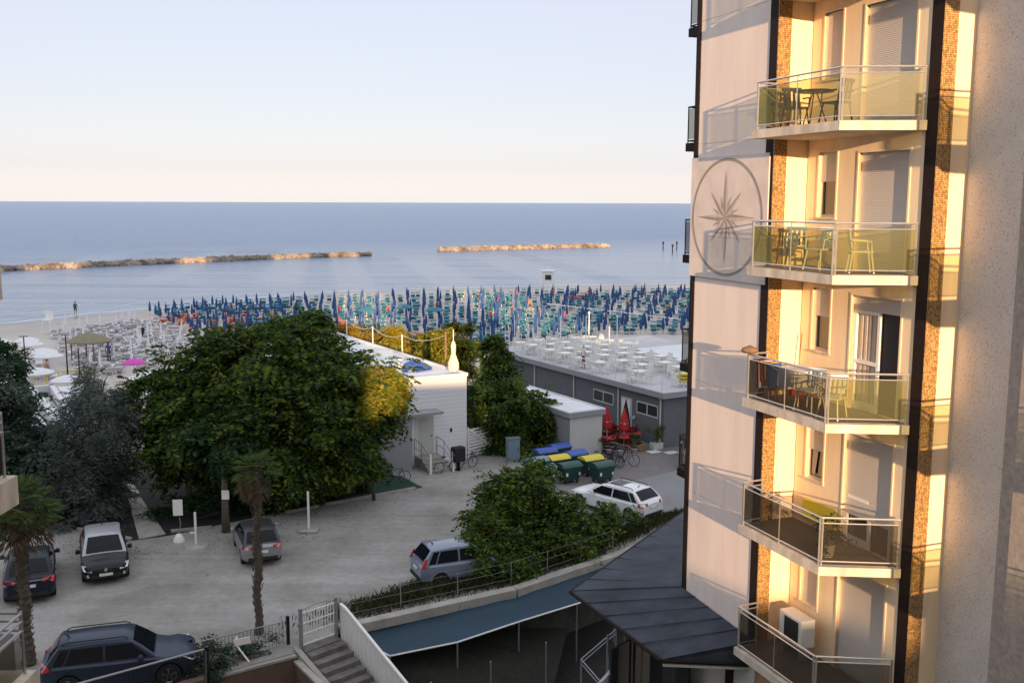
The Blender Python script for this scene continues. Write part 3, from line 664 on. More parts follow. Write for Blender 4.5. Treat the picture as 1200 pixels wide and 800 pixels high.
m = UB(wf); m.bx(-1.75, -1.62, -.04, 0, 2.9, 3.0); m.bx(-1.1, -.98, -.04, 0, 1.75, 1.95); m.build('wall_lamp', 'blackmetal', wb, world=True)
m = UB(wf)
for k in range(4): m.bx(-3.4, -2.0, -1.1 - k * .32 - (0 if k else 0), -.02 if k == 0 else -1.1 - (k - 1) * .32 - .002, 0, .6 - k * .15)
st = m.build('entrance_steps', 'concrete', wb, world=True)
for s in (-3.42, -2.0):
    m = UB(wf)
    m.tube([(s, -.06, 1.6), (s, -1.0, 1.5), (s, -2.1, .95)], .025); m.tube([(s, -.06, 1.1), (s, -1.0, 1.05), (s, -2.1, .55)], .02)
    for b, z0, z1 in ((-.08, .6, 1.6), (-1.0, .6, 1.5)): m.tube([(s, b, z0), (s, b, z1)], .022)
    m.build('handrail', 'steel', st, world=True)
    m = UB(wf); m.bx(s - .06, s + .06, -2.2, -2.08, 0, 1.15); m.build('newel_post', 'white', st, world=True)
m = UB(wf); m.bx(-13, -6.02, -.55, -.35, 0, .85); o = m.build('low_wall', 'lightwall'); tag(o, 'low white wall running left from the white building under the big tree', 'wall')
# things on the roof
x = wf(-1.9, 3.2, 5.0); t = thing('parasol_bundle', 'folded blue and white fabric heap lying on the white flat roof', 'fabric heap', x)
m = MB(); m.lathe([(.9, 0), (.95, .15), (.6, .42), (.25, .55), (.05, .6)], (0, 0, 0), 14, wob=lambda a, i: 1 + .22 * math.sin(3 * a + i) + .1 * math.sin(7 * a)); m.build('blue_fabric', 'binblue', t, smooth=True)
m = MB(); m.lathe([(.3, 0), (.35, .3), (.2, .62), (.05, .7)], (-.8, .1, 0), 10, wob=lambda a, i: 1 + .2 * math.sin(3 * a)); m.build('white_fabric', 'whitecanvas', t, smooth=True)
p = wf(-.35, 1.0, 5.15); t = thing('wrapped_parasol', 'tall pale wrapped parasol standing on the corner of the white roof', 'wrapped parasol', p); t.scale = (.8, .8, .85)
m = MB(); m.lathe([(.30, 0), (.36, .15), (.33, .55), (.22, .95), (.17, 1.15), (.21, 1.5), (.24, 1.75), (.12, 2.0), (.06, 2.08)], (0, 0, 0), 12, wob=lambda a, i: 1 + .18 * math.sin(2 * a + i * .8) + .06 * math.sin(5 * a)); m.build('cover', 'plaster', t, smooth=True)
m = MB(); m.tube([(0, 0, 1.9), (0, 0, 2.9)], .03); m.build('pole', 'white', t)
for k, (a, b, h) in enumerate(((-.05, 2.6, 2.1), (-6.7, 5.5, 1.9), (-.05, 9, 1.2), (-.05, 14, 1.2), (-.05, 19, 1.2))):
    x = wf(a, b, 5.16); t = thing('roof_pole', ['wooden pole standing near the wrapped parasol on the white roof', 'thick pale pole at the left of the white roof beside yellow leaves', 'short light pole on the roof edge, nearest the wooden pole', 'short light pole on the roof edge, middle of the row', 'short light pole at the far end of the roof edge'][k], 'pole', x)
    m = MB(); m.tube([(0, 0, 0), (0, 0, h)], .06 if k < 2 else .035); m.build('shaft', 'wood' if k == 0 else 'white', t)
    m = MB(); m.lathe([(.1, 0), (.1, .03)], (0, 0, 0), 8); m.build('base_plate', 'steel', t)
m = MB(); pts = [wf(-.05, b, 5.16 + (1.9 if b < 3 else 1.15)) for b in (2.6, 9, 14, 19)]
for p, q in zip(pts, pts[1:]):
    m.tube([tuple(p[i] * (1 - s) + q[i] * s - (.35 * 4 * s * (1 - s) if i == 2 else 0) for i in range(3)) for s in [k / 8 for k in range(9)]], .012, 4)
o = m.build('light_string', 'white'); tag(o, 'string of lamp cable hanging between the poles on the white roof', 'string lights')
# white gate right of it
gt = thing('driveway_gate', 'white slatted gate with diagonal brace between the white building and the dark tree', 'gate', (*G(549, 538), 0))
g0, g1 = Vector(G(549, 537)), Vector(G(583, 528)); u = (g1 - g0)
def along(t, z, o=0): p = g0 + u * t; n = Vector((-u.y, u.x)).normalized() * o; return (p.x + n.x, p.y + n.y, z)
m = MB()
for k in range(9): z = .12 + k * .19; m.extr([along(0, z), along(1, z), along(1, z + .11), along(0, z + .11)], (.02, -.03, 0))
m.build('slat', 'white', gt, world=True)
m = MB(); m.extr([along(.05, 1.65, -.06), along(.12, 1.65, -.06), along(.95, .1, -.06), along(.88, .1, -.06)], (.01, -.03, 0)); m.tube([along(0, 0), along(0, 1.85)], .05); m.tube([along(1, 0), along(1, 1.85)], .05); m.tube([along(.72, 0, -.05), along(.72, 1.85, -.05)], .04); m.build('frame', 'white', gt, world=True)
# utility cabinet
p = G(601, 541); t = thing('utility_cabinet', 'grey metal utility cabinet standing beneath the dark tree right of the white gate', 'cabinet', (*p, 0), R(20))
m = MB(); m.box((0, 0, .75), (.75, .4, 1.3)); m.build('body', 'bingrey', t, bevel=.02); m = MB(); m.box((0, 0, 1.43), (.82, .47, .06)); m.build('lid', 'steel', t); m = MB(); m.box((0, 0, .05), (.8, .45, .1)); m.build('plinth', 'concrete', t); m = MB(); m.box((.02, -.21, .75), (.66, .02, 1.15)); dd = m.build('door', 'bingrey', t)
m = MB(); m.box((.25, -.235, .8), (.03, .03, .14)); m.build('handle', 'blackmetal', dd)

# ================================================================== SHED
sf = frame((3.42, 58.0))
sh = thing('garden_shed', 'low grey shed with pale end wall and white flat roof behind the waste bins', 'shed', (3.42, 58.0, 0))
m = UB(sf); m.bx(0, 2.35, 0, 8.5, 0, 2.42); m.build('wall', 'greywall', sh, world=True)
m = UB(sf); m.bx(0.01, 2.34, -.02, 0.0, 0, 2.40); m.build('end_wall', 'lightwall', sh, world=True)
m = UB(sf); m.bx(-.02, 0.0, .02, 8.4, 0, 2.4); m.build('side_cladding', 'greytrim', sh, world=True)
m = UB(sf); m.bx(-.15, 2.5, -.15, 8.6, 2.43, 2.72); rf = m.build('roof', 'greytrim', sh, world=True)
m = UB(sf); m.bx(-.05, 2.4, -.05, 8.5, 2.722, 2.74); m.bx(-.15, -.06, -.15, 8.6, 2.722, 2.80); m.bx(2.41, 2.5, -.15, 8.6, 2.722, 2.80); m.bx(-.06, 2.41, -.15, -.06, 2.722, 2.80); m.build('membrane', 'roofwhite', rf, world=True)

# ================================================================== GREY BUILDING WITH ROOF TERRACE
gf = frame((9.36, 60.5)); GZ = 3.42
gb = thing('grey_building', 'long low blue-grey beach restaurant with a big white roof terrace', 'building', (9.36, 60.5, 0))
m = UB(gf); m.bx(0, 16, 0, 22, 0, GZ - .25); m.build('wall', 'greywall', gb, world=True)
m = UB(gf); m.bx(-.35, 16.2, -.35, 22.3, GZ - .25, GZ); rf = m.build('roof', 'greytrim', gb, world=True)
m = UB(gf); m.bx(-.15, 16, -.15, 22.1, GZ + .002, GZ + .02); m.build('terrace_floor', 'deck', rf, world=True)
m = UB(gf); m.bx(-.35, -.2, -.35, 22.3, GZ + .002, GZ + .1); m.bx(-.2, 16.2, -.35, -.2, GZ + .002, GZ + .1); m.build('coping', 'greytrim', rf, world=True)
for b in (.25, 4.6, 9.8, 15): m = UB(gf); m.tube([(-.07, b, 0), (-.07, b, GZ - .26)], .06); m.build('downpipe', 'lightwall', gb, world=True)
for b0, b1, z0, z1 in ((.55, 2.7, 1.75, 2.55), (5.2, 7.5, 1.75, 2.55)):
    m = UB(gf); m.bx(-.03, 0, b0, b1, z0, z1); w = m.build('window', 'lightwall', gb, world=True)
    m = UB(gf); m.bx(-.045, -.031, b0 + .08, (b0 + b1) / 2 - .06, z0 + .1, z1 - .08); m.bx(-.045, -.031, (b0 + b1) / 2 + .06, b1 - .08, z0 + .1, z1 - .08); m.build('pane', 'windowglass', w, world=True)
m = UB(gf); m.bx(-.03, 0, 3.2, 4.35, 0.05, 2.55); d = m.build('door', 'lightwall', gb, world=True)
m = UB(gf); m.bx(-.045, -.031, 3.3, 4.25, 0.1, 2.45); m.build('pane', 'windowglass', d, world=True)
m = UB(gf); m.poly([(-.06, 3.3, 2.45), (-.06, 3.75, 2.45), (-.06, 3.38, 1.4), (-.06, 3.3, 1.0)]); m.poly([(-.06, 4.25, 2.45), (-.06, 3.8, 2.45), (-.06, 4.17, 1.4), (-.06, 4.25, 1.0)]); m.build('curtain', 'whitecloth', d, world=True)
m = UB(gf); m.bx(-.12, 0, 2.85, 3.0, 1.3, 1.5); m.build('meter_box', 'lightwall', gb, world=True)
# raised white deck at the right
m = UB(gf); m.bx(8.0, 30, 4.5, 13.5, 3.0, 3.85); o = m.build('beach_pavilion', 'roofwhite'); tag(o, 'flat white pavilion roof rising behind the roof terrace beside the umbrellas', 'pavilion')
m = UB(gf); m.bx(7.9, 30.1, 4.4, 13.6, 3.852, 3.93); m.build('roof_edge', 'roofwhite', o)
# terrace posts
posts = [(-.05, b) for b in np.arange(.2, 22, 2.4)] + [(a, 21.8) for a in np.arange(2.2, 7, 2.2)] + [(4.5, b) for b in (12, 15, 18.5)]
m = MB(); m.tube([(0, 0, 0), (0, 0, 2.3)], .035, 6); pm = None
for k, (a, b) in enumerate(posts):
    if pm is None:
        pm = m.build('terrace_post', 'white'); tag(pm, 'thin white post standing on the roof terrace', 'post', 'white posts along the roof terrace'); o = pm
    else: o = dup(pm)
    h = 1.0 if (k < 10 and k % 2) else (1.25 if k >= 10 else .9); o.location = gf(a, b, GZ + .02); o.scale = (1, 1, h * rnd.uniform(.75, 1.1) if k >= 1 else .45)
# railing of terrace (thin horizontal)
m = UB(gf)
for z in (.5, 1.0): m.tube([(-.1, 0, GZ + z), (-.1, 22, GZ + z)], .014, 4)
for b in np.arange(0, 22.1, 1.1): m.tube([(-.1, b, GZ + .02), (-.1, b, GZ + 1.0)], .016, 4)
o = m.build('terrace_railing', 'white'); tag(o, 'thin white railing along the edge of the grey building roof terrace', 'railing')

# furniture
def make_chair(name, label, matn, loc, rz, group=None):
    t = thing(name, label, 'chair', loc, rz, group)
    m = MB(); m.box((0, 0, .43), (.44, .44, .035)); m.build('seat', matn, t, bevel=.01)
    m = MB()
    for k in range(4): m.box((-.15 + k * .1, .22, .66), (.06, .03, .36), 0, ry=0, rx=R(-10))
    m.box((0, .25, .85), (.44, .04, .08), 0, rx=R(-10)); m.build('backrest', matn, t, bevel=.008)
    for sx in (-1, 1):
        for sy in (-1, 1):
            m = MB(); m.tube([(sx * .18, sy * .18, .42), (sx * .23, sy * .24, 0)], [.02, .016], 5); m.build('leg', matn, t)
    for sx in (-1, 1):
        m = MB(); m.tube([(sx * .23, -.18, .42), (sx * .25, -.16, .64), (sx * .25, .22, .66)], .018, 5); m.build('armrest', matn, t)
    return t
def make_table(name, label, mt, ml, loc, rz=0, group=None, r=.4, h=.73, cat='table'):
    t = thing(name, label, cat, loc, rz, group)
    m = MB(); m.lathe([(r, h - .03), (r + .01, h - .015), (r, h)], (0, 0, 0), 18); m.build('tabletop', mt, t)
    for k in range(3):
        a = k * 2.094; m = MB(); m.tube([(.05 * math.cos(a), .05 * math.sin(a), h - .04), (r * .75 * math.cos(a), r * .75 * math.sin(a), 0)], .014, 5); m.build('leg', ml, t)
    return t
hx = 1.1931  # facade heading helper: local +y -> outward
rzf = math.atan2(dA.y, dA.x)
f = FL[4]; make_chair('bistro_chair', 'dark metal bistro chair left of the round table on the second balcony from the top', 'blackmetal', W(4.1, 0, f + .006), rzf + 1.3)
make_chair('bistro_chair', 'dark metal bistro chair right of the round table on the second balcony from the top', 'blackmetal', W(5.45, 0, f + .006), rzf - 1.4)
make_table('bistro_table', 'small round dark bistro table on the balcony above the compass level', 'blackmetal', 'blackmetal', W(4.8, .05, f + .006))
f = FL[3]; make_chair('garden_chair', 'grey plastic chair in the shade at the left of the olive glass balcony', 'bingrey', W(4.2, -.1, f + .006), rzf + .9)
make_chair('garden_chair', 'white plastic chair in the middle of the olive glass balcony', 'plastic', W(4.95, -.15, f + .006), rzf + .2)
make_chair('garden_chair', 'white plastic chair at the right end of the olive glass balcony', 'plastic', W(6.05, -.3, f + .006), rzf + 2.6)
f = FL[2]
t = thing('dining_table', 'table under a hanging white cloth on the balcony with laundry', 'table', W(4.35, -.2, f + .006), rzf)
m = MB(); m.box((0, 0, .74), (.9, .7, .04)); m.build('tabletop', 'plastic', t)
for sx in (-1, 1):
    for sy in (-1, 1): m = MB(); m.tube([(sx * .4, sy * .3, 0), (sx * .4, sy * .3, .72)], .02, 5); m.build('leg', 'alu', t)
m = MB()
n = 40
per = [(.48 * math.copysign(min(1, abs(1.25 * math.cos(a))), math.cos(a)), .38 * math.copysign(min(1, abs(1.25 * math.sin(a))), math.sin(a))) for a in [2 * math.pi * k / n for k in range(n)]]
vs = [(x, y, .765) for x, y in per] + [(x * (1.05 + .05 * math.sin(5 * i)), y * (1.05 + .05 * math.sin(5 * i)), .38 + .05 * math.sin(i * .8)) for i, (x, y) in enumerate(per)]
m.add(vs, [tuple(range(n))] + [(i, (i + 1) % n, n + (i + 1) % n, n + i) for i in range(n)]); o = m.build('tablecloth', 'whitecloth'); o.location = W(4.35, -.2, f + .006); o.rotation_euler.z = rzf
tag(o, 'white cloth draped over the table on the balcony with laundry', 'tablecloth')
make_chair('garden_chair', 'white plastic chair beside the cloth-covered table on the laundry balcony', 'plastic', W(5.15, .1, f + .006), rzf + .3)
make_chair('garden_chair', 'white plastic chair at the balcony corner in front of the open door', 'plastic', W(5.95, .15, f + .006), rzf + .5)
t = thing('drying_rack', 'drying rack hung with red and white laundry at the left end of the balcony', 'drying rack', W(3.85, .28, f + .006), rzf)
m = MB(); m.tube([(-.25, -.1, 0), (0, -.1, .85), (.25, -.1, 0)], .012, 5); m.tube([(-.25, .2, 0), (0, .2, .85), (.25, .2, 0)], .012, 5)
for k in range(5): m.tube([(-.25 + k * .12, -.2, .86), (-.25 + k * .12, .25, .86)], .008, 4)
m.build('rack', 'alu', t)
for k, (x, mm, h) in enumerate(((-.22, 'redcloth', .5), (-.1, 'whitecloth', .6), (.02, 'redcloth', .45), (.13, 'yellow', .4), (.24, 'navy', .55))):
    c = MB(); c.extr([(x, -.18, .87), (x, .2, .87), (x + .02, .22, .87 - h), (x + .02, -.16, .87 - h)], (.012, 0, 0)); o = c.build('garment', mm); o.location = t.location; o.rotation_euler = t.rotation_euler
    tag(o, ['red garment outermost on the drying rack', 'white garment second on the drying rack', 'short red garment in the middle of the drying rack', 'yellow garment on the drying rack', 'long dark blue garment on the drying rack'][k], 'laundry')
o = MB().lathe([(.15, 0), (.2, .05), (.17, .1), (.08, .14), (.02, .17)], (0, 0, 0), 12).build('straw_hat', 'wood', smooth=True); o.location = W(3.55, .56, f + 1.05); tag(o, 'brown straw hat hanging on the left end of the laundry balcony rail', 'hat')
t = thing('broom', 'broom leaning in the corner next to the small window of the laundry balcony', 'broom', W(3.62, -.7, f + .006)); m = MB(); m.tube([(0, 0, .1), (.1, .06, 1.45)], .014, 5); m.build('handle', 'wood', t); m = MB(); m.box((0, 0, .06), (.3, .08, .12)); m.build('brush', 'redcloth', t)
f = FL[1]
t = thing('potted_plant', 'leafy green plant in a pot by the half-raised shutter', 'plant', W(5.9, .05, f + .006)); m = MB(); m.lathe([(.12, 0), (.17, .26), (.19, .28)], (0, 0, 0), 12); m.build('pot', 'lightwall', t, smooth=True)
P_, D_ = sprays([((*W(5.9, .05, 0)[:2], f + .52), (.33, .33, .28))], 60, 4, .09, 8, .2, .4); leaf_mesh('foliage', P_, D_, .10, ['leafdark', 'leaf'], (np.arange(len(P_)) // 8 % 2), t, True)
t = thing('beach_towel', 'yellow-green towel hanging over the far wall side of the dark glass balcony rail', 'towel', W(4.5, -.8, f + .4), rzf); m = MB(); m.box((0, 0, 0), (1.15, .03, .5)); m.build('cloth', 'yellow', t) 
f = FL[0]
t = thing('air_conditioner', 'white air conditioning unit standing on the lowest visible balcony', 'air conditioner', W(4.35, -.45, f + .35), rzf + math.pi)
m = MB(); m.box((0, 0, .33), (.85, .38, .66)); m.build('casing', 'plastic', t, bevel=.02); m = MB(); m.box((-.05, .20, .33), (.5, .02, .52)); m.build('grille', 'dark', t); m = MB(); m.box((-.3, 0, -.17), (.05, .3, .34)); m.box((.3, 0, -.17), (.05, .3, .34)); m.build('stand', 'alu', t)

# terrace tables and chairs, far away: one mesh each
tm = MB(); tm.box((0, 0, .74), (.85, .85, .04)); 
for sx in (-1, 1):
    for sy in (-1, 1): tm.box((sx * .36, sy * .36, .36), (.05, .05, .72))
cm = MB(); cm.box((0, 0, .44), (.44, .44, .05)); cm.box((0, .21, .68), (.44, .05, .42))
for sx in (-1, 1):
    for sy in (-1, 1): cm.box((sx * .19, sy * .19, .22), (.04, .04, .44))
T0 = tm.build('terrace_table', 'plastic'); tag(T0, 'white square table among chairs on the roof terrace', 'table', 'tables on the roof terrace')
C0 = cm.build('terrace_chair', 'plastic'); tag(C0, 'white chair at a table on the roof terrace', 'chair', 'chairs on the roof terrace')
ft = fc = True
for ia in range(5):
    for ib in range(9):
        a = 1.2 + ia * 1.75; b = 1.6 + ib * 2.25
        if (ia, ib) in ((0, 0), (1, 1), (2, 0), (0, 2)) or (a > 6.5 and 3 < b < 15): continue
        p = gf(a + rnd.uniform(-.3, .3), b + rnd.uniform(-.3, .3), GZ + .02); rz = R(30) + rnd.uniform(-.15, .15)
        o = T0 if ft else dup(T0); ft = False; o.location = p; o.rotation_euler.z = rz
        for k in range(4):
            if rnd.random() < .2: continue
            an = rz + k * math.pi / 2; q = (p[0] + .68 * math.sin(an) * -1, p[1] + .68 * math.cos(an), p[2])
            o = C0 if fc else dup(C0); fc = False; o.location = q; o.rotation_euler.z = an + rnd.uniform(-.2, .2)
t = thing('stacked_loungers', 'stack of yellow cushioned loungers at the right edge of the roof terrace', 'loungers', gf(3.0, 1.2, GZ + .02), R(30))
m = MB()
for k in range(3): m.box((0, 0, .45 + k * .16), (1.5, .6, .12), 0, ry=R(4 * (k - 1)))
m.build('cushion', 'yellow', t, bevel=.03); m = MB()
for sx in (-.6, .6):
    for sy in (-.2, .2): m.box((sx, sy, .2), (.05, .05, .4))
m.build('frame', 'plastic', t)
# ================================================================== CARS
def evald(o):
    dg = bpy.context.evaluated_depsgraph_get(); me = bpy.data.meshes.new_from_object(o.evaluated_get(dg)); o.modifiers.clear(); o.data = me
def carpaint(name, col, metal=.3):
    dk = max(col) < .1
    M[name] = mat(name, col, .4 if dk else .35, metal=metal, coat=.15 if dk else .45, var=.06, scale=1.5, spec=.25 if dk else .5)
def car(name, label, loc, rz, L, Wd, H, belt, hood, xc, xrf, xrr, xt, tail, paint, roofpaint=None, wr=.32, rails=False, tailtall=False, chrome=False, wheelx=None, cat='car', sunroof=False, emblem=False, tbase=None, trim='rubber'):
    t = thing(name, label, cat, loc, rz); hw = Wd / 2; tb = tbase or belt + .03
    st = [(L / 2, .60, .36, hood - .20), (L / 2 - .07, .80, .26, hood - .12), (L / 2 - .22, .90, .22, hood - .06), (L / 2 - .55, .97, .2, hood), ((L / 2 - .55 + xc) / 2, 1.0, .2, belt - .10 + (hood - belt + .1) * .3), (xc, 1.0, .2, belt), ((xc + xt) / 2 + .4, 1.0, .2, belt), ((xc + xt) / 2 - .5, 1.0, .2, belt + .015), (xt + .25, 1.0, .2, tb), (-L / 2 + .30, .95, .22, max(tail, tb - .02) if xt < -L / 2 + .55 else tail + .03), (-L / 2 + .10, .90, .26, tail), (-L / 2, .80, .34, tail - .10)]
    m = MB(); vs = []; K = 13
    for x, w, zb, zt in st:
        w *= hw; zs = zt - .10
        half = [(0, zb), (w * .86, zb), (w * .97, zb + .10), (w * 1.0, (zb + zs) / 2), (w * .985, zs), (w * .90, zt - .015), (w * .55, zt + .012)]
        ring = half + [(0, zt + .025)] + [(-y, z) for y, z in reversed(half[1:])]
        vs += [(x, y, z) for y, z in ring]
    K = 14; fs = []
    for i in range(len(st) - 1):
        for k in range(K): fs.append((i * K + k, i * K + (k + 1) % K, (i + 1) * K + (k + 1) % K, (i + 1) * K + k))
    fs += [tuple(range(K)), tuple((len(st) - 1) * K + k for k in range(K))]
    m.add(vs, fs)
    wheelx = wheelx or (L / 2 - .82, -L / 2 + .78)
    body = m.build('body', paint, t, smooth=32)
    cut = MB()
    for wx in wheelx:
        for s in (-1, 1):
            ring = [(wx + (wr + .065) * math.cos(a), s * (hw - .30), wr + (wr + .065) * math.sin(a)) for a in [2 * math.pi * k / 20 for k in range(20)]]
            cut.extr(ring, (0, s * .45, 0))
    co = cut.build('cutter', 'rubber'); co.matrix_world = wmat(t); co.location = t.location; co.rotation_euler = t.rotation_euler
    bpy.context.view_layer.update()
    md = body.modifiers.new('b', 'BOOLEAN'); md.object = co; md.operation = 'DIFFERENCE'; md.solver = 'EXACT'
    evald(body); bpy.data.objects.remove(co)
    body.data.set_sharp_from_angle(angle=R(32))
    # cabin
    prof = [(xc, belt + .0), (xc * .5 + xrf * .5, belt * .45 + (H - .06) * .55), (xrf, H - .06), (xrf - .25, H - .02), ((xrf + xrr) / 2, H), (xrr, H - .045), (xt * .5 + xrr * .5, tb * .45 + (H - .05) * .55), (xt, tb)]
    wb, wt = hw * .93, hw * .73
    def sy(z): f = (z - belt) / (H - belt); return wb + (wt - wb) * max(0, f) ** 1.1
    m = MB(); vs = []; K = 9
    for x, zt in prof:
        z1 = max(belt - .02, zt - .045); yy = sy(z1); base = belt - .06
        half = [(wb, base), ((wb + yy) / 2 + .004, (base + z1) / 2), (yy, z1), (yy * .88, zt), (0, zt + .02)]
        ring = half + [(-y, z) for y, z in reversed(half[:-1])]
        vs += [(x, y, z) for y, z in ring]
    fs = []
    for i in range(len(prof) - 1):
        for k in range(K - 1): fs.append((i * K + k, i * K + k + 1, (i + 1) * K + k + 1, (i + 1) * K + k))
    fs += [tuple(range(K)), tuple((len(prof) - 1) * K + k for k in range(K))]
    m.add(vs, fs); rf = m.build('roof', roofpaint or paint, t, smooth=40)
    # windscreen and rear window, side windows
    def glassquad(nm, pr, f0, f1):
        pr = [Vector((a_, 0, b_)) for a_, b_ in pr]; g = MB(); N_ = 6; NR = 5; vs = []
        seg = [(pr[k + 1] - pr[k]).length for k in range(len(pr) - 1)]; T_ = sum(seg)
        for i in range(NR):
            dd = (f0 + (f1 - f0) * i / (NR - 1)) * T_; k = 0
            while k < len(seg) - 1 and dd > seg[k]: dd -= seg[k]; k += 1
            p = pr[k].lerp(pr[k + 1], dd / seg[k]); d = (pr[k + 1] - pr[k]).normalized(); n_ = Vector((d.z, 0, -d.x)); n_ = n_ if n_.z > 0 else -n_
            yy = sy(max(belt - .02, p.z - .045)) * .88
            for q_ in range(N_ + 1):
                y = -yy * .94 + 2 * yy * .94 * q_ / N_; zz = p.z + .02 * (1 - abs(y) / yy)
                vs.append((p.x + n_.x * .014, y, zz + n_.z * .014))
        g.add(vs, [(i * (N_ + 1) + k, i * (N_ + 1) + k + 1, (i + 1) * (N_ + 1) + k + 1, (i + 1) * (N_ + 1) + k) for i in range(NR - 1) for k in range(N_)]); return g.build(nm, 'carglass', t, smooth=True)
    glassquad('windscreen', prof[:3], .07, .95)
    glassquad('rear_window', [prof[7], prof[6], prof[5]], .16, .93)
    zt_ = H - .13; za_ = belt + .03
    def xf(z): return xc + (xrf - xc) * (z - belt) / (H - .06 - belt)
    def xr(z): return xt + (xrr - xt) * (z - tb) / (H - .05 - tb)
    xm = (xc + xt) / 2 + .1; L0 = xf(za_) - .16; L1 = xf(zt_) - .10; R0 = xr(za_) + .22; R1 = xr(zt_) + .12
    for s in (-1, 1):
        for (p, q, r2, e) in ((L0, L1, xm + .04, xm + .04), (xm - .04, xm - .04, R0 + .34, R1 + .30), (R0 + .28, R1 + .24, R0, R1)):
            g = MB(); g.extr([(p, s * (sy(za_) + .007), za_), (q, s * (sy(zt_) + .010), zt_), (e, s * (sy(zt_) + .010), zt_), (r2, s * (sy(za_) + .007), za_)], (0, s * .004, 0))
            g.build('side_window', 'carglass', t)
        g = MB(); g.lathe([(.03, -.09), (.09, -.07), (.10, .02), (.06, .08)], (xc - .42, s * (hw + .08), belt + .06), 8); mi = g.build('mirror', paint, t, smooth=True)
        g = MB(); g.box((xm - .25, s * (hw + .004), belt - .16), (.18, .03, .03)); g.box((R0 + .4, s * (hw + .002), belt - .15), (.18, .03, .03)); g.build('door_handle', 'chrome' if chrome else paint, t)
        if rails:
            g = MB(); g.tube([(xrf - .1, s * wt * .86, H - .02), (xrf - .25, s * wt * .88, H + .05), (xrr + .25, s * wt * .88, H + .05), (xrr + .1, s * wt * .86, H - .02)], .018, 6); g.build('roof_rail', 'rubber', t)
        # lights
        g = MB(); g.add([(L / 2 - .02, s * hw * .56, hood - .20), (L / 2 + .005, s * hw * .56, hood - .28), (L / 2 - .12, s * hw * .89, hood - .24), (L / 2 - .38, s * hw * .965, hood - .07), (L / 2 - .26, s * hw * .87, hood - .06)], [(0, 1, 2, 3, 4)])
        gg = MB(); gg.extr([Vector(p) + Vector((.012, s * .012, .008)) for p in g.v], (-.05, -s * .03, 0)); gg.build('headlight', 'head', t, bevel=.004)
        g = MB(); g.lathe([(.055, 0), (.07, .02)], (0, 0, 0), 10); vv = [(L / 2 - .06 + p[2], s * hw * .72 + p[0], .42 + p[1]) for p in g.v]; g.v = vv; g.build('fog_light', 'head', t)
        if tailtall: g = MB(); g.extr([(-L / 2 + .02, s * hw * .90, .85), (-L / 2 + .14, s * hw * .955, .86), (-L / 2 + .24, s * (sy(H - .35) + .015), H - .34), (-L / 2 + .19, s * (sy(H - .35) - .07), H - .34)], (-.05, s * .01, 0)); g.build('tail_light', 'tail', t, bevel=.005)
        else: g = MB(); g.extr([(-L / 2 + .04, s * hw * .48, tail - .14), (-L / 2 + .05, s * hw * .50, tail - .02), (-L / 2 + .25, s * hw * .945, tail + .0), (-L / 2 + .30, s * hw * .965, tail - .15), (-L / 2 + .1, s * hw * .89, tail - .20)], (-.06, s * .02, 0.005)); g.build('tail_light', 'tail', t, bevel=.005)
        for wx in wheelx:
            def ringy(prof, n=24):
                g = MB(); g.lathe(prof, (0, 0, 0), n); g.v = [(wx + p[0], s * (hw - .02) + s * (p[2] - .20), wr + p[1]) for p in g.v]; return g
            tyre = ringy([(wr * .6, 0), (wr * .95, 0), (wr, .03), (wr, .17), (wr * .95, .20), (wr * .68, .205), (wr * .66, .19)]); w_ = tyre.build('wheel', 'rubber', t, smooth=30)
            g = MB()
            for k in range(5):
                a = 2 * math.pi * k / 5 + .3
                c, sn = math.cos(a), math.sin(a); r0, r1 = wr * .1, wr * .65
                g.add([(wx + r0 * c - .03 * sn, s * (hw - .012), wr + r0 * sn + .03 * c), (wx + r1 * c - .045 * sn, s * (hw - .004), wr + r1 * sn + .045 * c), (wx + r1 * c + .045 * sn, s * (hw - .004), wr + r1 * sn - .045 * c), (wx + r0 * c + .03 * sn, s * (hw - .012), wr + r0 * sn - .03 * c)], [(0, 1, 2, 3)])
            gr = ringy([(wr * .67, .19), (wr * .64, .207), (wr * .60, .19)]); k0 = len(g.v); g.v += gr.v; g.f += [tuple(i + k0 for i in f) for f in gr.f[:-2]]; g.m += [0] * (len(gr.f) - 2)
            h = ringy([(.05, .17), (.05, .19)], 10); k0 = len(g.v); g.v += h.v; g.f += [tuple(i + k0 for i in f) for f in h.f]; g.m += [0] * len(h.f)
            g.build('rim', 'rim', w_, fix=False)
    # bumpers, grille, plates
    g = MB(); g.box((L / 2 - .02, 0, .36), (.08, Wd * .62, .16)); g.build('lower_grille', 'rubber', t, bevel=.02)
    g = MB(); g.box((L / 2 + .012, 0, hood - .26), (.03, Wd * .34, .09)); g.build('grille', 'rubber' if not emblem else 'rubber', t, bevel=.01)
    g = MB(); g.box((-L / 2 - .0, 0, .37), (.09, Wd * .72, .15)); g.build('rear_bumper_trim', trim, t, bevel=.02)
    g = MB(); g.box((L / 2 + .025, 0, .44), (.012, .50, .11)); g.build('number_plate', 'plate', t)
    g = MB(); g.box((-L / 2 - .012, 0, tail - .26), (.015, .50, .11), 0, ry=R(6)); pl = g.build('number_plate', 'plate', t)
    g = MB(); g.box((-L / 2 - .022, .235, tail - .26), (.006, .03, .10), 0, ry=R(6)); g.box((-L / 2 - .022, -.235, tail - .26), (.006, .03, .10), 0, ry=R(6)); g.build('plate_band', 'binblue', pl)
    g = MB(); g.tube([(xrr + .25, 0, H), (xrr + .12, 0, H + .12)], [.03, .008], 6); g.build('antenna', 'rubber', t)
    if chrome: g = MB(); g.box((-L / 2 + .01, 0, tail - .06), (.05, Wd * .62, .03)); g.build('chrome_strip', 'chrome', t)
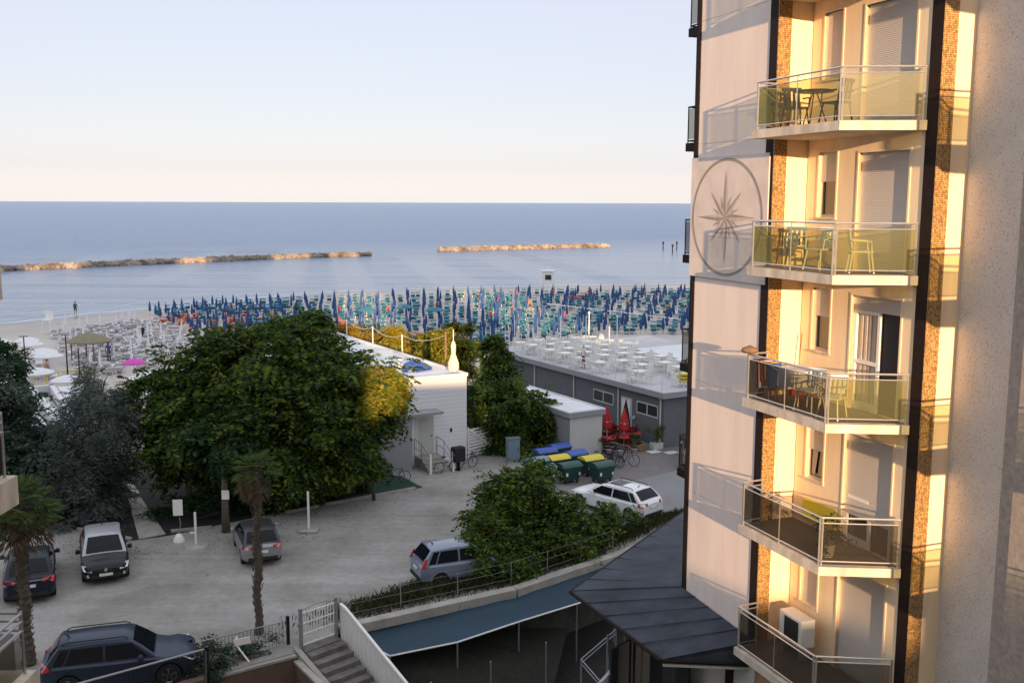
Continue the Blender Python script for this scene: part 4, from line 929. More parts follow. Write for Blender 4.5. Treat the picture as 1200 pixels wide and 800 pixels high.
    if emblem: g = MB(); g.extr([(L / 2 + .03, y, z) for y, z in ((-.02, hood - .29), (-.07, hood - .22), (-.055, hood - .15), (-.015, hood - .18), (.02, hood - .12), (.06, hood - .15), (.05, hood - .21), (.025, hood - .29))], (.02, 0, .01)); g.build('emblem', 'chrome', t)
    if sunroof: g = MB(); g.box(((xrf + xrr) / 2 + .35, 0, H + .012), (.75, wt * 1.15, .02)); g.build('sunroof', 'carglass', t, bevel=.005)
    return t
carpaint('paint_softsilver', (.34, .35, .38), .1); carpaint('paint_midgrey', (.27, .275, .29), .3); carpaint('paint_black', (.012, .014, .02)); carpaint('paint_silver', (.50, .51, .54), .15); carpaint('paint_white', (.74, .75, .78), 0); carpaint('paint_greyblue', (.20, .24, .33), .2); carpaint('paint_darkblue', (.032, .045, .075), .35); carpaint('paint_navy', (.012, .018, .032), .3); carpaint('paint_darkgrey', (.05, .053, .06), .4)
def cp(p, q):  # centre + heading from two ground points (rear, front)
    a, b = Vector(p), Vector(q); d = b - a; return ((a.x + b.x) / 2, (a.y + b.y) / 2, .006), math.atan2(d.y, d.x)
# black hatchback facing the camera
l, r = cp((-17.75, 41.9), (-15.95, 37.85)); car('parked_car', 'black hatchback with silver roof and pillars, facing the camera beside the silvery shrubs', l, r, 4.3, 1.80, 1.50, .93, .84, 1.05, .25, -1.35, -2.0, .93, 'paint_black', 'paint_softsilver', emblem=True)
l, r = cp((-17.95, 35.7), (-20.1, 40.4)); car('parked_car', 'dark navy car seen from behind, partly hidden by the left palm trunk', l, r, 4.7, 1.84, 1.46, .92, .82, 1.15, .3, -1.2, -1.95, .98, 'paint_navy', chrome=True)
l, r = cp((-14.4, 29.35), (-10.2, 30.65)); car('parked_car', 'dark blue-grey sport utility car seen from its side behind the metal fence', l, r, 4.5, 1.84, 1.62, 1.04, .98, 1.05, .38, -1.72, -2.10, 1.08, 'paint_darkblue', rails=True, wr=.36)
l, r = cp((-10.25, 39.85), (-11.8, 43.7)); car('parked_car', 'old silver hatchback with black bumpers behind the middle palm trunk', l, r, 4.0, 1.68, 1.42, .88, .80, 1.0, .25, -1.3, -1.85, .92, 'paint_midgrey', 'paint_darkgrey', wr=.29)
l, r = cp((-3.8, 38.1), (-.45, 39.6)); car('parked_car', 'small tall grey-blue hatchback with tall red tail lights half under the foreground tree', l, r, 3.65, 1.64, 1.56, .96, .90, 1.05, .45, -1.35, -1.75, .98, 'paint_greyblue', tailtall=True, wr=.29)
l, r = cp((6.8, 46.1), (3.4, 49.5)); car('parked_car', 'white estate car with sunroof and black roof rails on the lane by the waste bins', l, r, 4.7, 1.82, 1.48, .94, .85, 1.1, .25, -1.65, -2.2, .97, 'paint_white', rails=True, sunroof=True)
l, r = cp((.2, 45.2), (3.6, 43.6)); car('parked_car', 'white car almost wholly hidden behind the foreground tree', l, r, 4.1, 1.75, 1.45, .92, .84, 1.0, .25, -1.35, -1.95, .95, 'paint_white')
l, r = cp((10.9, 60.2), (13.5, 61.8)); car('parked_car', 'white car just showing beside the tall building at the far right of the paving', (10.9, 57.2, .012), R(80), 4.1, 1.75, 1.45, .92, .84, 1.0, .25, -1.35, -1.95, .95, 'paint_white')

# ================================================================== WASTE BINS, BICYCLES
def bin_(label, loc, rz, lid, body='bingreen', s=1.):
    t = thing('waste_container', label, 'waste bin', loc, rz); t.scale = (.92, .92, .92)
    m = MB(); m.add([(-.5, -.33, .18), (.5, -.33, .18), (.5, .33, .18), (-.5, .33, .18), (-.66, -.5, 1.0), (.66, -.5, 1.0), (.66, .5, 1.0), (-.66, .5, 1.0)], [(3, 2, 1, 0), (4, 5, 6, 7), (0, 1, 5, 4), (1, 2, 6, 5), (2, 3, 7, 6), (3, 0, 4, 7)]); m.box((0, 0, .98), (1.36, 1.04, .08)); m.build('body', body, t, bevel=.02)
    m = MB(); n = 8; pts = [(-.68, -.52 + 1.04 * k / n, 1.03 + .20 * math.sin(math.pi * k / n) ** .7) for k in range(n + 1)]; m.extr(pts, (1.36, 0, 0)); m.build('lid', lid, t, bevel=.01)
    for sx in (-.42, .42):
        for sy_ in (-.26, .26): m = MB(); m.box((sx, sy_, .1), (.07, .17, .17)); m.build('wheel', 'rubber', t, bevel=.02)
    m = MB(); m.box((-.45, -.522, .62), (.14, .01, .2)); m.box((.4, -.522, .6), (.1, .01, .16)); m.build('sticker', 'plate', t)
    return t
bl = [((1.55, 56.9), 'binblue', 'blue-lidded waste container at the back left of the bin row'), ((3.25, 56.4), 'binblue', 'blue-lidded waste container at the back right near the shed end'), ((2.2, 55.35), 'yellow', 'yellow-lidded waste container left of the dark gap'), ((4.05, 55.25), 'yellow', 'yellow-lidded waste container nearest the bicycles'), ((1.0, 54.8), 'bingrey', 'grey-lidded waste container behind the foreground tree, rear one'), ((1.35, 53.3), 'bingrey', 'grey-lidded waste container behind the foreground tree, front one'), ((2.75, 53.8), 'bingreen', 'all-green waste container in the front of the bin row'), ((4.55, 53.9), 'bingreen', 'all-green waste container at the right front corner of the bin row'), ((2.4, 58.0), 'binblue', 'blue-lidded waste container against the shed side')]
for p, c, lb in bl: bin_(lb, (p[0] + .35, p[1] - 1.0, .012), R(30) + rnd.uniform(-.06, .06), c)
def bike(label, loc, rz, matn='blackmetal', lean=R(8), basket=False, group=None):
    t = thing('bicycle', label, 'bicycle', loc, rz, group); t.rotation_euler = (lean, 0, rz)
    m = MB(); A, B, C, D, E_ = (-.5, 0, .33), (-.08, 0, .30), (-.2, 0, .82), (.38, 0, .80), (.52, 0, .33)
    for p, q in ((A, B), (B, C), (C, D), (B, D), (A, C), (D, E_)): m.tube([p, q], .016, 5)
    m.tube([D, (.36, 0, .98)], .014, 5); m.build('frame', matn, t)
    for x in (-.5, .52):
        m = MB(); pts = [(x + .33 * math.cos(a), 0, .34 + .33 * math.sin(a)) for a in [2 * math.pi * k / 20 for k in range(21)]]; m.tube(pts, .02, 5, caps=False); w = m.build('wheel', 'rubber', t)
        m = MB()
        for k in range(8): a = k * math.pi / 4; m.tube([(x, 0, .34), (x + .32 * math.cos(a), 0, .34 + .32 * math.sin(a))], .004, 3)
        m.build('spokes', 'steel', w)
    m = MB(); m.tube([(.30, -.27, 1.0), (.38, -.12, 1.02), (.38, .12, 1.02), (.30, .27, 1.0)], .014, 5); m.build('handlebar', 'steel', t)
    m = MB(); m.tube([(-.2, 0, .8), (-.22, 0, .92)], .014, 5); m.box((-.24, 0, .95), (.26, .14, .05)); m.build('saddle', 'rubber', t, bevel=.02)
    if basket: m = MB(); m.lathe([(.12, 0), (.18, .25), (.185, .25)], (.55, 0, .75), 10); m.build('basket', 'steel', t)
    return t
bike('white bicycle leaning near the steps of the white building', (*G(523, 553), .005), R(35), 'alu'); bike('dark bicycle with basket under the black cover by the white building', (*G(545, 549), .005), R(40), basket=True)
t = thing('bike_cover', 'black covered crate standing on a bicycle carrier against the white wall', 'crate', (*G(537, 551), 0), R(35)); m = MB(); m.box((0, 0, .95), (.75, .5, .85)); m.build('cover', 'blackcloth', t, bevel=.06); m = MB(); m.box((0, 0, .27), (.08, .3, .54)); m.build('stand', 'blackmetal', t)
bike('dark bicycle standing under the tree at the left of the porch steps', (*G(463, 566), .01), R(20))
for k, (px, py, rz, lb) in enumerate(((704, 548, 20, 'black bicycle next to the bins, leftmost of the cluster by the paving'), (712, 545, 100, 'black bicycle turned head-on in the middle of the cluster'), (719, 550, 35, 'black bicycle with wire basket in the front of the cluster'), (727, 543, 60, 'dark bicycle at the back of the cluster before the red parasols'), (733, 547, 10, 'black bicycle at the right end of the cluster with its wheel toward the paving'), (716, 540, 80, 'rearmost black bicycle of the cluster beside the shed'))):
    bike(lb, (*G(px, py), .012), R(rz), basket=(k % 2 == 0), lean=R(10 if k % 2 else -7))
# red parasols + red planting in front of grey building
def closed_parasol(name, label, loc, h, cm_, r=.14, group=None, rz=0):
    t = thing(name, label, 'parasol', loc, rz, group)
    m = MB(); m.tube([(0, 0, 0), (0, 0, h)], .025, 6); m.build('pole', 'white', t)
    m = MB(); m.lathe([(.05, h * .42), (r, h * .45), (r * .95, h * .6), (r * .6, h * .8), (.04, h)], (0, 0, 0), 12, wob=lambda a, i: 1 + .18 * math.sin(5 * a)); m.build('canopy', cm_, t, smooth=True)
    m = MB(); m.lathe([(r * .85, h * .60), (r * .9, h * .63)], (0, 0, 0), 10); m.build('tie', 'white', t)
    return t
closed_parasol('closed_parasol', 'closed red parasol, left one in front of the grey building', (*G(711, 522), .012), 2.5, 'red', .3); closed_parasol('closed_parasol', 'closed red parasol, right one in front of the grey building door', (*G(731, 523), .012), 2.4, 'red', .3)
def red_table(i, p):
    t = thing('cafe_table', ['red cafe table under the left red parasol', 'red cafe table under the right red parasol', 'red cafe table nearest the red hedge end'][i], 'table', p); m = MB(); m.box((0, 0, .74), (1.1, .8, .05)); m.build('tabletop', 'red', t)
    for sx in (-1, 1):
        for s2 in (-1, 1): m = MB(); m.tube([(sx * .45, s2 * .3, 0), (sx * .45, s2 * .3, .72)], .03, 5); m.build('leg', 'red', t)
for i, (a, b) in enumerate(((709, 527), (727, 526), (740, 522))): red_table(i, (*G(a, b), .012))
M['leafred'] = leafmat('red_leaves', (.30, .012, .012), (.46, .03, .03)); M['leafrust'] = leafmat('rusty_red_leaves', (.10, .03, .02), (.20, .06, .04))
def shrub(name, label, base, blobs, n, mats, leaf=.12, per=8, spray=.3, seed=1, pot=None, group=None, gauss=.14, cat='shrub', droop=.2, asp=.42):
    t = thing(name, label, cat, base, 0, group)
    m = MB()
    for k in range(5):
        c = blobs[k % len(blobs)][0]; m.tube([base, ((base[0] + c[0]) / 2 + rnd.uniform(-.1, .1), (base[1] + c[1]) / 2, (base[2] + c[2]) / 2), (c[0] + rnd.uniform(-.3, .3), c[1] + rnd.uniform(-.3, .3), c[2])], [.03, .022, .01], 5)
    m.build('stem', 'bark', t, world=True)
    P, D = sprays(blobs, n, seed, leaf, per, spray, droop, gauss=gauss); mi = (np.arange(len(P)) // 9 % len(mats)) if len(mats) > 1 else None
    leaf_mesh('foliage', P, D, leaf, mats, mi, t, True, asp, seed)
    if pot: m = MB(); m.box((base[0], base[1], base[2] + .2), (.7, .5, .4), R(30)); m.build('planter', pot, t, world=True, bevel=.02)
    return t
def gb_pt(a, b, z): return gf(a, b, z)
shrub('red_hedge', 'bright red flowering hedge at the foot of the grey building', (*G(722, 519), .01), [blob(706, 506, 62.5, .45, .5, .5), blob(716, 511, 62.3, .7, .5, .55), blob(728, 509, 62, .7, .5, .6), blob(739, 510, 61.8, .5, .5, .6)], 520, ['leafred', 'leafred', 'leafrust'], .15, seed=5)
shrub('rusty_shrub', 'rust-red leafy shrub between the bicycles and the red hedge', (*G(714, 532), .01), [((*G(714, 532), .75), (.8, .6, .65))], 220, ['leafrust', 'leafdark'], .12, seed=6)
shrub('potted_shrub', 'dark potted shrub in a pale box planter beside the red hedge', (*G(749, 528), .012), [((*G(749, 528), .75), (.5, .5, .45))], 130, ['leafdark'], .1, seed=7, pot='wood')
shrub('potted_shrub', 'potted shrub in a pale planter nearest the grey building corner', (*G(769, 526), .012), [((*G(769, 526), 1.0), (.5, .5, .6))], 130, ['leafdark', 'leaf'], .1, seed=8, pot='lightwall')
for k, (px, py, lb) in enumerate(((741, 529, 'flat pale paving plate nearest the red hedge'), (766, 530, 'flat pale paving plate, left of the two by the grey wall'), (787, 531, 'flat pale paving plate closest to the tall building'))):
    if k == 0: continue
    m = MB(); m.box((0, 0, .03), (.8, .6, .04), R(30)); o = m.build('paving_plate', 'lightwall'); o.location = (*G(px, py), .012); tag(o, lb, 'plate')

# ================================================================== FOREGROUND: tarp, walls, stairs, gate, fences
tp = thing('shade_net', 'large blue shade net with white hem stretched beside the garden wall', 'shade net', (-2, 35, -.6))
top = [(-6.0, 34.45, -.12), (-3.6, 35.85, -.12), (-1.2, 37.2, -.12), (1.2, 39.0, -.12), (3.4, 40.9, -.12), (6.6, 43.6, -.12)]
bot = [AT(410, 745, 33.8), AT(457, 768, 32.6), AT(536, 752, 33.4), AT(608, 728, 34.9), AT(676, 707, 36.6), AT(720, 692, 38.2)]
m = MB(); vs = []; nu, nv = 40, 8
def ip(P, t): t = t * (len(P) - 1); i = min(int(t), len(P) - 2); return Vector(P[i]).lerp(Vector(P[i + 1]), t - i)
bot[0] = (bot[0][0], bot[0][1], bot[0][2])
for i in range(nu + 1):
    for j in range(nv + 1):
        a, b = ip(top, i / nu), ip(bot, i / nu); p = a.lerp(b, j / nv); sg = math.sin(math.pi * j / nv) * (.05 + .02 * math.sin(i * 1.25)); vs.append((p.x, p.y, p.z - sg))
m.add(vs, [(i * (nv + 1) + j, (i + 1) * (nv + 1) + j, (i + 1) * (nv + 1) + j + 1, i * (nv + 1) + j + 1) for i in range(nu) for j in range(nv)])
m.build('net', 'tarp', tp, world=True, smooth='all')
m = MB(); m.tube([ip(bot, i / 30) for i in range(31)], .035, 5); m.tube([top[0], bot[0]], .03, 5); m.build('hem', 'whitecanvas', tp, world=True)
m = MB()
for k in range(1, 5): a, b = Vector(top[k]), Vector(bot[k]); m.tube([a.lerp(b, s / 8) - Vector((0, 0, math.sin(math.pi * s / 8) * .13 - .02)) for s in range(9)], .018, 4)
m.build('seam', 'navy', tp, world=True)
m = MB()
for k in range(0, 6): m.tube([bot[k], (bot[k][0], bot[k][1], -2.5)], .03, 5)
m.build('pole', 'steel', tp, world=True)
# concrete wall along the edge
wl = [(-6.15, 34.0), (0, 37.6), (4.4, 41.5), (8.4, 45.4)]
m = MB()
for p, q in zip(wl, wl[1:]):
    a, b = Vector(p), Vector(q); d = b - a; n_ = Vector((d.y, -d.x)).normalized(); m.prism([tuple(a), tuple(b), tuple(b + n_ * .42), tuple(a + n_ * .42)], -.22, .14)
o = m.build('retaining_wall', 'concrete', bevel=.015)
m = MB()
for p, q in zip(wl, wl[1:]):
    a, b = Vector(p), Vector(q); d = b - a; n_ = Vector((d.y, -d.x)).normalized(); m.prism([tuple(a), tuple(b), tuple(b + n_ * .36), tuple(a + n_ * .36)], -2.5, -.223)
m.build('wall_base', 'shadewall', o); tag(o, 'weathered pale concrete wall top running along the blue shade net', 'wall')
for p, q in zip(wl, wl[1:]): pass
M['grasswall'] = M['lawn']
# low wire fence + rough grass strip behind
t = thing('wire_fence', 'thin wire fence on small posts along the concrete wall and rough grass', 'fence', (-3, 36.4, 0)); m = MB(); f_ = [Vector((x, y + .35, .14)) for x, y in wl[:3]]
pp = []
for a, b in zip(f_, f_[1:]):
    for k in range(3): pp.append(a.lerp(b, k / 3))
pp.append(f_[-1])
m = MB()
for p in pp: m.tube([p - Vector((0, 0, .14)), p + Vector((0, 0, .85))], .022, 5)
m.build('post', 'steel', t, world=True)
m = MB()
for z in (.15, .5, .82): m.tube([p + Vector((0, 0, z)) for p in pp], .004, 4)
for a, b in zip(pp, pp[1:]):
    for k in range(0): c = a.lerp(b, k / 10); m.tube([c + Vector((0, 0, .05)), c + Vector((0, 0, .82))], .004, 3)
m.build('wire', 'steel', t, world=True)
# rough grass strip
def tufts(name, poly_pts, n, h, seed, matn='grass', kind='stuff', label=None):
    rg = np.random.default_rng(seed); P = []
    for (c, r) in poly_pts:
        k = int(n * r[0] * r[1] / sum(q[1][0] * q[1][1] for q in poly_pts)); u = rg.normal(size=(k, 2)) * .5
        x = c[0] + u[:, 0] * r[0]; y = c[1] + u[:, 0] * r[0] * r[2] + u[:, 1] * r[1]
        P.append(np.stack([x, y, c[2] + rg.uniform(.02, h, k) * np.exp(-u[:, 1] ** 2)], 1))
    P = np.concatenate(P); D = rg.normal(size=P.shape) * .6; D[:, 2] = np.abs(D[:, 2]) + .7
    o = leaf_mesh(name, P, D, .28, [matn], None, None, True, .14, seed); tag(o, kind=kind)
    if label: tag(o, label, 'grass')
    return o
tufts('rough_grass', [((-4.4, 36.2, 0), (2.6, .9, .60)), ((-1.0, 38.3, 0), (2.6, .9, .6)), ((2.0, 40.8, 0), (2.8, 1.0, .9)), ((5.0, 43.9, 0), (2.6, 1.0, .95)), ((-3.4, 37.7, 0), (1.6, .5, .6)), ((8, 46.6, 0), (2., .7, .6))], 17000, .38, 3, label='rough dry grass and weeds between the car park and the concrete wall')
tufts('slope_grass', [((-5.0, 32.6, -1.6), (1.6, 1.0, .3)), ((-2.5, 32.3, -2.2), (3, 1., .2))], 5000, .3, 4, label='dim grass below the blue shade net')
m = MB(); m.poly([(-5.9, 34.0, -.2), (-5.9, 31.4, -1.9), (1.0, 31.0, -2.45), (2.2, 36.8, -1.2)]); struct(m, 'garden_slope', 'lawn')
# stairs with gate
fs_ = frame((0, 0))
e0, e1 = Vector((-7.15, 32.15)), Vector((-6.05, 33.25)); eu = (e1 - e0).normalized(); en = Vector((eu.y, -eu.x)); ew = (e1 - e0).length
def S(a, b, z): p = e0 + eu * a + en * b; return (p.x, p.y, z)
def SB(): m = MB(); m.x = S; return m
st = thing('garden_stairs', 'worn concrete stairs going down from the white gate', 'stairs', S(.7, 1, -2.5))
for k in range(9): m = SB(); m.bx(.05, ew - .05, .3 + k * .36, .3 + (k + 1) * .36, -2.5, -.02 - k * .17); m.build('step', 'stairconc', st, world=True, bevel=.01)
m = SB(); m.bx(.05, ew - .05, -.15, .298, -2.5, .02); m.build('landing', 'stairconc', st, world=True)
m = SB(); m.extr([S(0, 0, 0)] * 0 + [( -.18, -.1, .12), (-.18, 3.6, -1.25), (-.18, 3.6, -2.5), (-.18, -.1, -2.5)], (.2, 0, 0)); m.build('stair_wall', 'concrete', st, world=True)
gt = thing('garden_gate', 'white barred metal gate at the top of the concrete stairs', 'gate', S(.75, -.05, 0))
m = SB()
for k in range(12): a = .16 + k * (ew - .32) / 11; m.tube([(a, 0, .12), (a, 0, 1.28)], .022, 5)
for z in (.14, .52, .9, 1.26): m.tube([(.12, 0, z), (ew - .12, 0, z)], .026, 5)
m.build('bars', 'white', gt, world=True)
m = SB(); m.bx(.02, .11, -.05, .05, -.05, 1.45); m.bx(ew - .1, ew - .01, -.05, .05, -.05, 1.45); m.build('gate_post', 'steel', gt, world=True)
m = SB(); pts = [(.1 + (ew - .2) * k / 10, 0, 1.36 + .10 * math.sin(math.pi * k / 10) + .02 * math.sin(k * 2.)) for k in range(11)]; m.tube(pts, .022, 5); m.build('top_ornament', 'steel', gt, world=True)
hr = thing('stair_railing', 'curved white railing with balusters on the right side of the stairs', 'railing', S(ew + .1, 1.5, -1))
m = SB(); pts = [(ew + .06, .05, 1.15), (ew + .06, .35, 1.08), (ew + .06, .7, .92), (ew + .06, 3.8, -.55)]
m.extr([(p[0], p[1], p[2] - .04) for p in pts] + [(p[0], p[1], p[2] + .05) for p in reversed(pts)], (.1, 0, 0)); m.build('top_rail', 'white', hr, world=True)
m = SB()
for k in range(26): b = .1 + k * .145; zt = np.interp(b, [.05, .35, .7, 3.8], [1.13, 1.06, .9, -.57]); m.box((ew + .11, b, (zt - .05 + (-.1 - b * .46)) / 2), (.05, .09, zt - .05 - (-.1 - b * .46)))
m.build('baluster', 'white', hr, world=True)
# left planter + fence + brown courtyard walls
pc = thing('courtyard_wall', 'brown rendered courtyard wall with pale coping left of the stairs', 'wall', (-8.6, 30.8, -2.5))
c0_, c1_ = Vector((-7.3, 31.95)), Vector((-10.1, 30.05)); cu = (c1_ - c0_).normalized(); cn_ = Vector((-cu.y, cu.x))
def Cf(a, b, z): p = c0_ + cu * a + cn_ * b; return (p.x, p.y, z)
def CB(): m = MB(); m.x = Cf; return m
m = CB(); m.bx(0, 3.1, -.02, .18, -2.5, -.1); m.bx(-.1, .08, .18, 3.4, -2.5, -.25); m.bx(3.1, 3.3, -.02, 3.2, -2.5, -.1); m.build('wall', 'brownwall', pc, world=True)
m = CB(); m.bx(-.02, 3.15, -.05, .21, -.1, -.02); m.bx(-.12, .1, .21, 3.4, -.25, -.17); m.bx(3.15, 3.35, .21, 3.2, -.1, -.02); m.build('coping', 'concrete', pc, world=True)
m = CB(); m.bx(.1, 3.1, .2, 3.4, -1.75, -1.7); M['mosaicfloor'] = paving(); o = m.build('courtyard_floor', 'mosaicfloor'); tag(o, kind='structure')
pf = thing('picket_fence', 'grey-green metal fence with thin bars between the palm trunk and the white gate', 'fence', (-8.6, 31.4, 0))
m = CB()
for k in range(26): m.tube([(-.05 + k * .125, -.75, 0), (-.05 + k * .125, -.75, .82)], .010, 4)
for z in (.12, .84): m.tube([(-.1, -.75, z), (3.15, -.75, z)], .022, 5)
m.build('bars', 'steel', pf, world=True)
m = CB(); 
for a in (-.1, 3.2): m.bx(a - .05, a + .05, -.80, -.70, 0, 1.0)
m.build('fence_post', 'blackmetal', pf, world=True)
lf = thing('metal_fence', 'dark metal fence with slanting grey top rail in front of the sport utility car', 'fence', (-12, 30, 0))
m = MB(); a, b = Vector((-13.6, 26.9, 1.05)), Vector((-9.65, 29.95, 1.05)); m.tube([a, b], .035, 6); m.build('top_rail', 'steel', lf, world=True)
m = MB(); m.box((-9.6, 29.98, .45), (.12, .12, 1.35)); m.build('fence_post', 'blackmetal', lf, world=True)
m = MB()
for k in range(36): p = a.lerp(b, k / 36); m.tube([p - Vector((0, 0, 1.0)), p], .009, 4)
m.tube([a - Vector((0, 0, .85)), b - Vector((0, 0, .85))], .02, 5); m.build('bars', 'blackmetal', lf, world=True)
m = MB(); m.tube([(-9.6, 29.9, 1.0), (-9.3, 28.8, .2)], .045, 6); m.build('brace', 'blackmetal', lf, world=True)
m = MB(); m.prism([(-14.6, 25.9), (-9.7, 29.85), (-9.5, 29.6), (-14.4, 25.6)], -2.5, .25); o = m.build('boundary_wall', 'brownwall'); tag(o, 'low brown wall under the dark metal fence at the bottom left', 'wall')
m = MB(); m.prism([(-9.45, 29.4), (-8.7, 30.0), (-8.5, 29.7), (-9.3, 29.1)], -2.5, -.3); o = m.build('low_wall', 'concrete'); tag(o, 'short pale wall stub between the dark fence and the courtyard', 'wall')
# white sign board by the fence
t = thing('notice_board', 'blank white notice board on a bent metal post beside the low fence', 'sign', (-9.35, 30.6, -.1)); q = AT(285, 752, 30.6)
m = MB(); q1 = AT(277, 745, 30.9); q2 = AT(292, 775, 30.6); m.tube([q1, (q1[0] + .05, q1[1] - .1, q1[2] - .3), q2], .03, 5); m.build('post', 'white', t, world=True)
m = MB(); q = AT(284, 751, 30.8); m.box(q, (.52, .03, .22), R(8), ry=R(-10)); m.build('board', 'white', t, world=True)
shrub('planter_shrub', 'low dark shrub behind the picket fence', (-8.4, 31.62, 0), [(Cf(.9, -.35, .25), (.9, .35, .3)), (Cf(2.2, -.35, .25), (.9, .35, .3))], 350, ['leafdark', 'leafgrey'], .1, seed=11)
shrub('grey_shrub', 'spreading grey-green shrub at the corner of the low fence near the sport utility car', (-9.8, 30.6, 0), [((-10.0, 30.9, .4), (.8, .6, .4)), ((-9.7, 30.3, .3), (.6, .5, .35))], 300, ['leafgrey', 'leafdark'], .11, seed=12)
m = MB()
for p in (AT(575, 790, 31.5), AT(640, 762, 32.5), AT(512, 800, 30.5)): m.tube([(p[0], p[1], -2.5), p], .03, 5)
for k, p in enumerate((AT(575, 770, 32.0), AT(640, 752, 33.5), AT(505, 795, 30.5))):
    m = MB(); m.tube([(0, 0, 0), (0, 0, 2.2)], .03, 5); m.lathe([(.08, 0), (.08, .03)], (0, 0, 0), 8); o = m.build('garden_pole', 'steel'); o.location = (p[0], p[1], -2.5); tag(o, ['thin pole standing in the dark garden, middle one below the shade net', 'thin pole in the dark garden nearest the canopy roof', 'thin pole in the dark garden closest to the stairs'][k], 'pole')
# car park posts and sign
t = thing('marker_post', 'white post on a small concrete base under the big tree, right of the middle palm', 'post', (*G(362, 622), .005)); m = MB(); m.box((0, 0, 1.0), (.09, .07, 1.75)); m.build('post', 'white', t); m = MB(); m.prism([(-.45, -.4), (.45, -.4), (.45, .4), (-.45, .4)], 0, .12); m.build('base', 'concrete', t, bevel=.02)
t = thing('marker_post', 'white post with a small crossbar in front of the tree trunks at the left', 'post', (*G(230, 640), .005)); m = MB(); m.box((0, 0, .8), (.09, .07, 1.5)); m.build('post', 'white', t); m = MB(); m.box((-.15, 0, .62), (.22, .05, .06)); m.build('crossbar', 'white', t); m = MB(); m.lathe([(.55, 0), (.5, .06), (.2, .09)], (0, 0, 0), 14); m.build('base', 'concrete', t)
t = thing('sign_board', 'small white sign board on a white bell-shaped base at the end of the path', 'sign', (*G(210, 634), .005)); m = MB(); m.lathe([(.26, 0), (.24, .12), (.12, .32), (.06, .36)], (0, 0, 0), 14); m.build('base', 'plastic', t, smooth=True); m = MB(); m.tube([(0, 0, .3), (.1, 0, .8), (.05, 0, 1.1)], .025, 5); m.build('post', 'steel', t); m = MB(); m.box((0, 0, 1.55), (.42, .04, .72), R(5)); m.build('board', 'white', t)
# ================================================================== TREES
big = [blob(325, 425, 49.5, 4.2, 3.6, 2.1), blob(250, 455, 49, 3.3, 3.3, 2.3), blob(400, 455, 50, 3.2, 3.4, 2.2), blob(218, 488, 48, 2.4, 3.0, 2.3), blob(300, 510, 48, 4.2, 3.5, 2.6), blob(390, 515, 49, 2.7, 3.2, 2.2), blob(430, 472, 50, 1.3, 2.2, 1.5), blob(235, 535, 47.5, 2.4, 2.4, 1.5), blob(345, 540, 48.5, 2.4, 2.2, 1.2), blob(405, 528, 49.5, 1.4, 2.0, 1.4), blob(345, 392, 50, 2.2, 2.4, 1.0), blob(275, 410, 50.5, 1.5, 1.8, .9), blob(198, 452, 49, 1.4, 1.6, 1.0)]
tree('broadleaf_tree', 'huge spreading green tree with drooping compound leaves in the middle of the car park edge', (*G(300, 600), 0), big, 9000, .31, ('leaf', 'leafdark'), .30, 21, spray=.95, droop=.75)
for k, (px, py, w, lb) in enumerate(((265, 623, .16, 'pale tree trunk with a small white notice beside the silver car'), (225, 600, .14, 'thin dark tree trunk under the left side of the big tree'))):
    b = (*G(px, py), 0); tree('broadleaf_tree', lb.replace('tree trunk', 'trunked tree'), b, [((b[0] - .3, b[1] + .6, 4.2), (1.6, 1.5, 1.2))], 500, .28, ('leafdark',), w, 30 + k, spray=.8)
q = G(265, 623); m = MB(); m.box((0, 0, 0), (.34, .02, .42)); o = m.build('tree_notice', 'white'); o.location = (q[0] + .12, q[1] - .32, 1.85); tag(o, 'small white notice fixed to the pale trunk next to the silver car', 'sign')
tree('tamarisk_tree', 'tall silvery grey-green feathery tree between the black hatchback and the path', (-20.0, 47.0, 0), [blob(118, 455, 47.5, 1.2, 1.3, 1.5), blob(112, 500, 47, 2.2, 2.0, 2.3), blob(85, 545, 46.5, 2.0, 1.9, 1.9), blob(128, 560, 47, 1.3, 1.6, 2.2), blob(100, 600, 46.5, 2.2, 1.8, 1.4), blob(140, 615, 46, 1.2, 1.3, 1.0)], 4200, .26, ('leafgrey', 'leafgrey', ), .16, 41, spray=.8, droop=1.0, asp=.2)
tree('pine_tree', 'dark bushy tree at the left edge above the left palm', (-24.5, 46.5, 0), [blob(20, 500, 48, 2.2, 2.2, 1.8), blob(-10, 450, 47, 1.7, 1.7, 1.3), blob(55, 530, 47, 1.6, 1.6, 1.6), blob(-5, 535, 46, 2.1, 2, 1.8), blob(30, 575, 46, 2.0, 1.7, 1.3)], 3000, .24, ('leafdark', 'leafgrey'), .2, 42, spray=.6)
tree('pine_tree', 'small dark tree top at the far left edge in front of the white parasols', (-27.5, 54, 0), [blob(-5, 435, 53, 1.6, 1.5, 1.2), blob(10, 470, 52, 1.3, 1.3, 1.0)], 700, .22, ('leafdark',), .14, 43, spray=.6)
shrub('grey_shrub', 'pale grey-lilac feathery shrub left of the silvery tree', (-21.0, 44.2, 0), [blob(45, 590, 45.5, 1.6, 1.2, 1.5), blob(75, 620, 45, 1.5, 1.1, .9), blob(160, 635, 44.8, .5, .6, .7)], 700, ['leafgrey'], .2, seed=44, spray=.5, asp=.2)
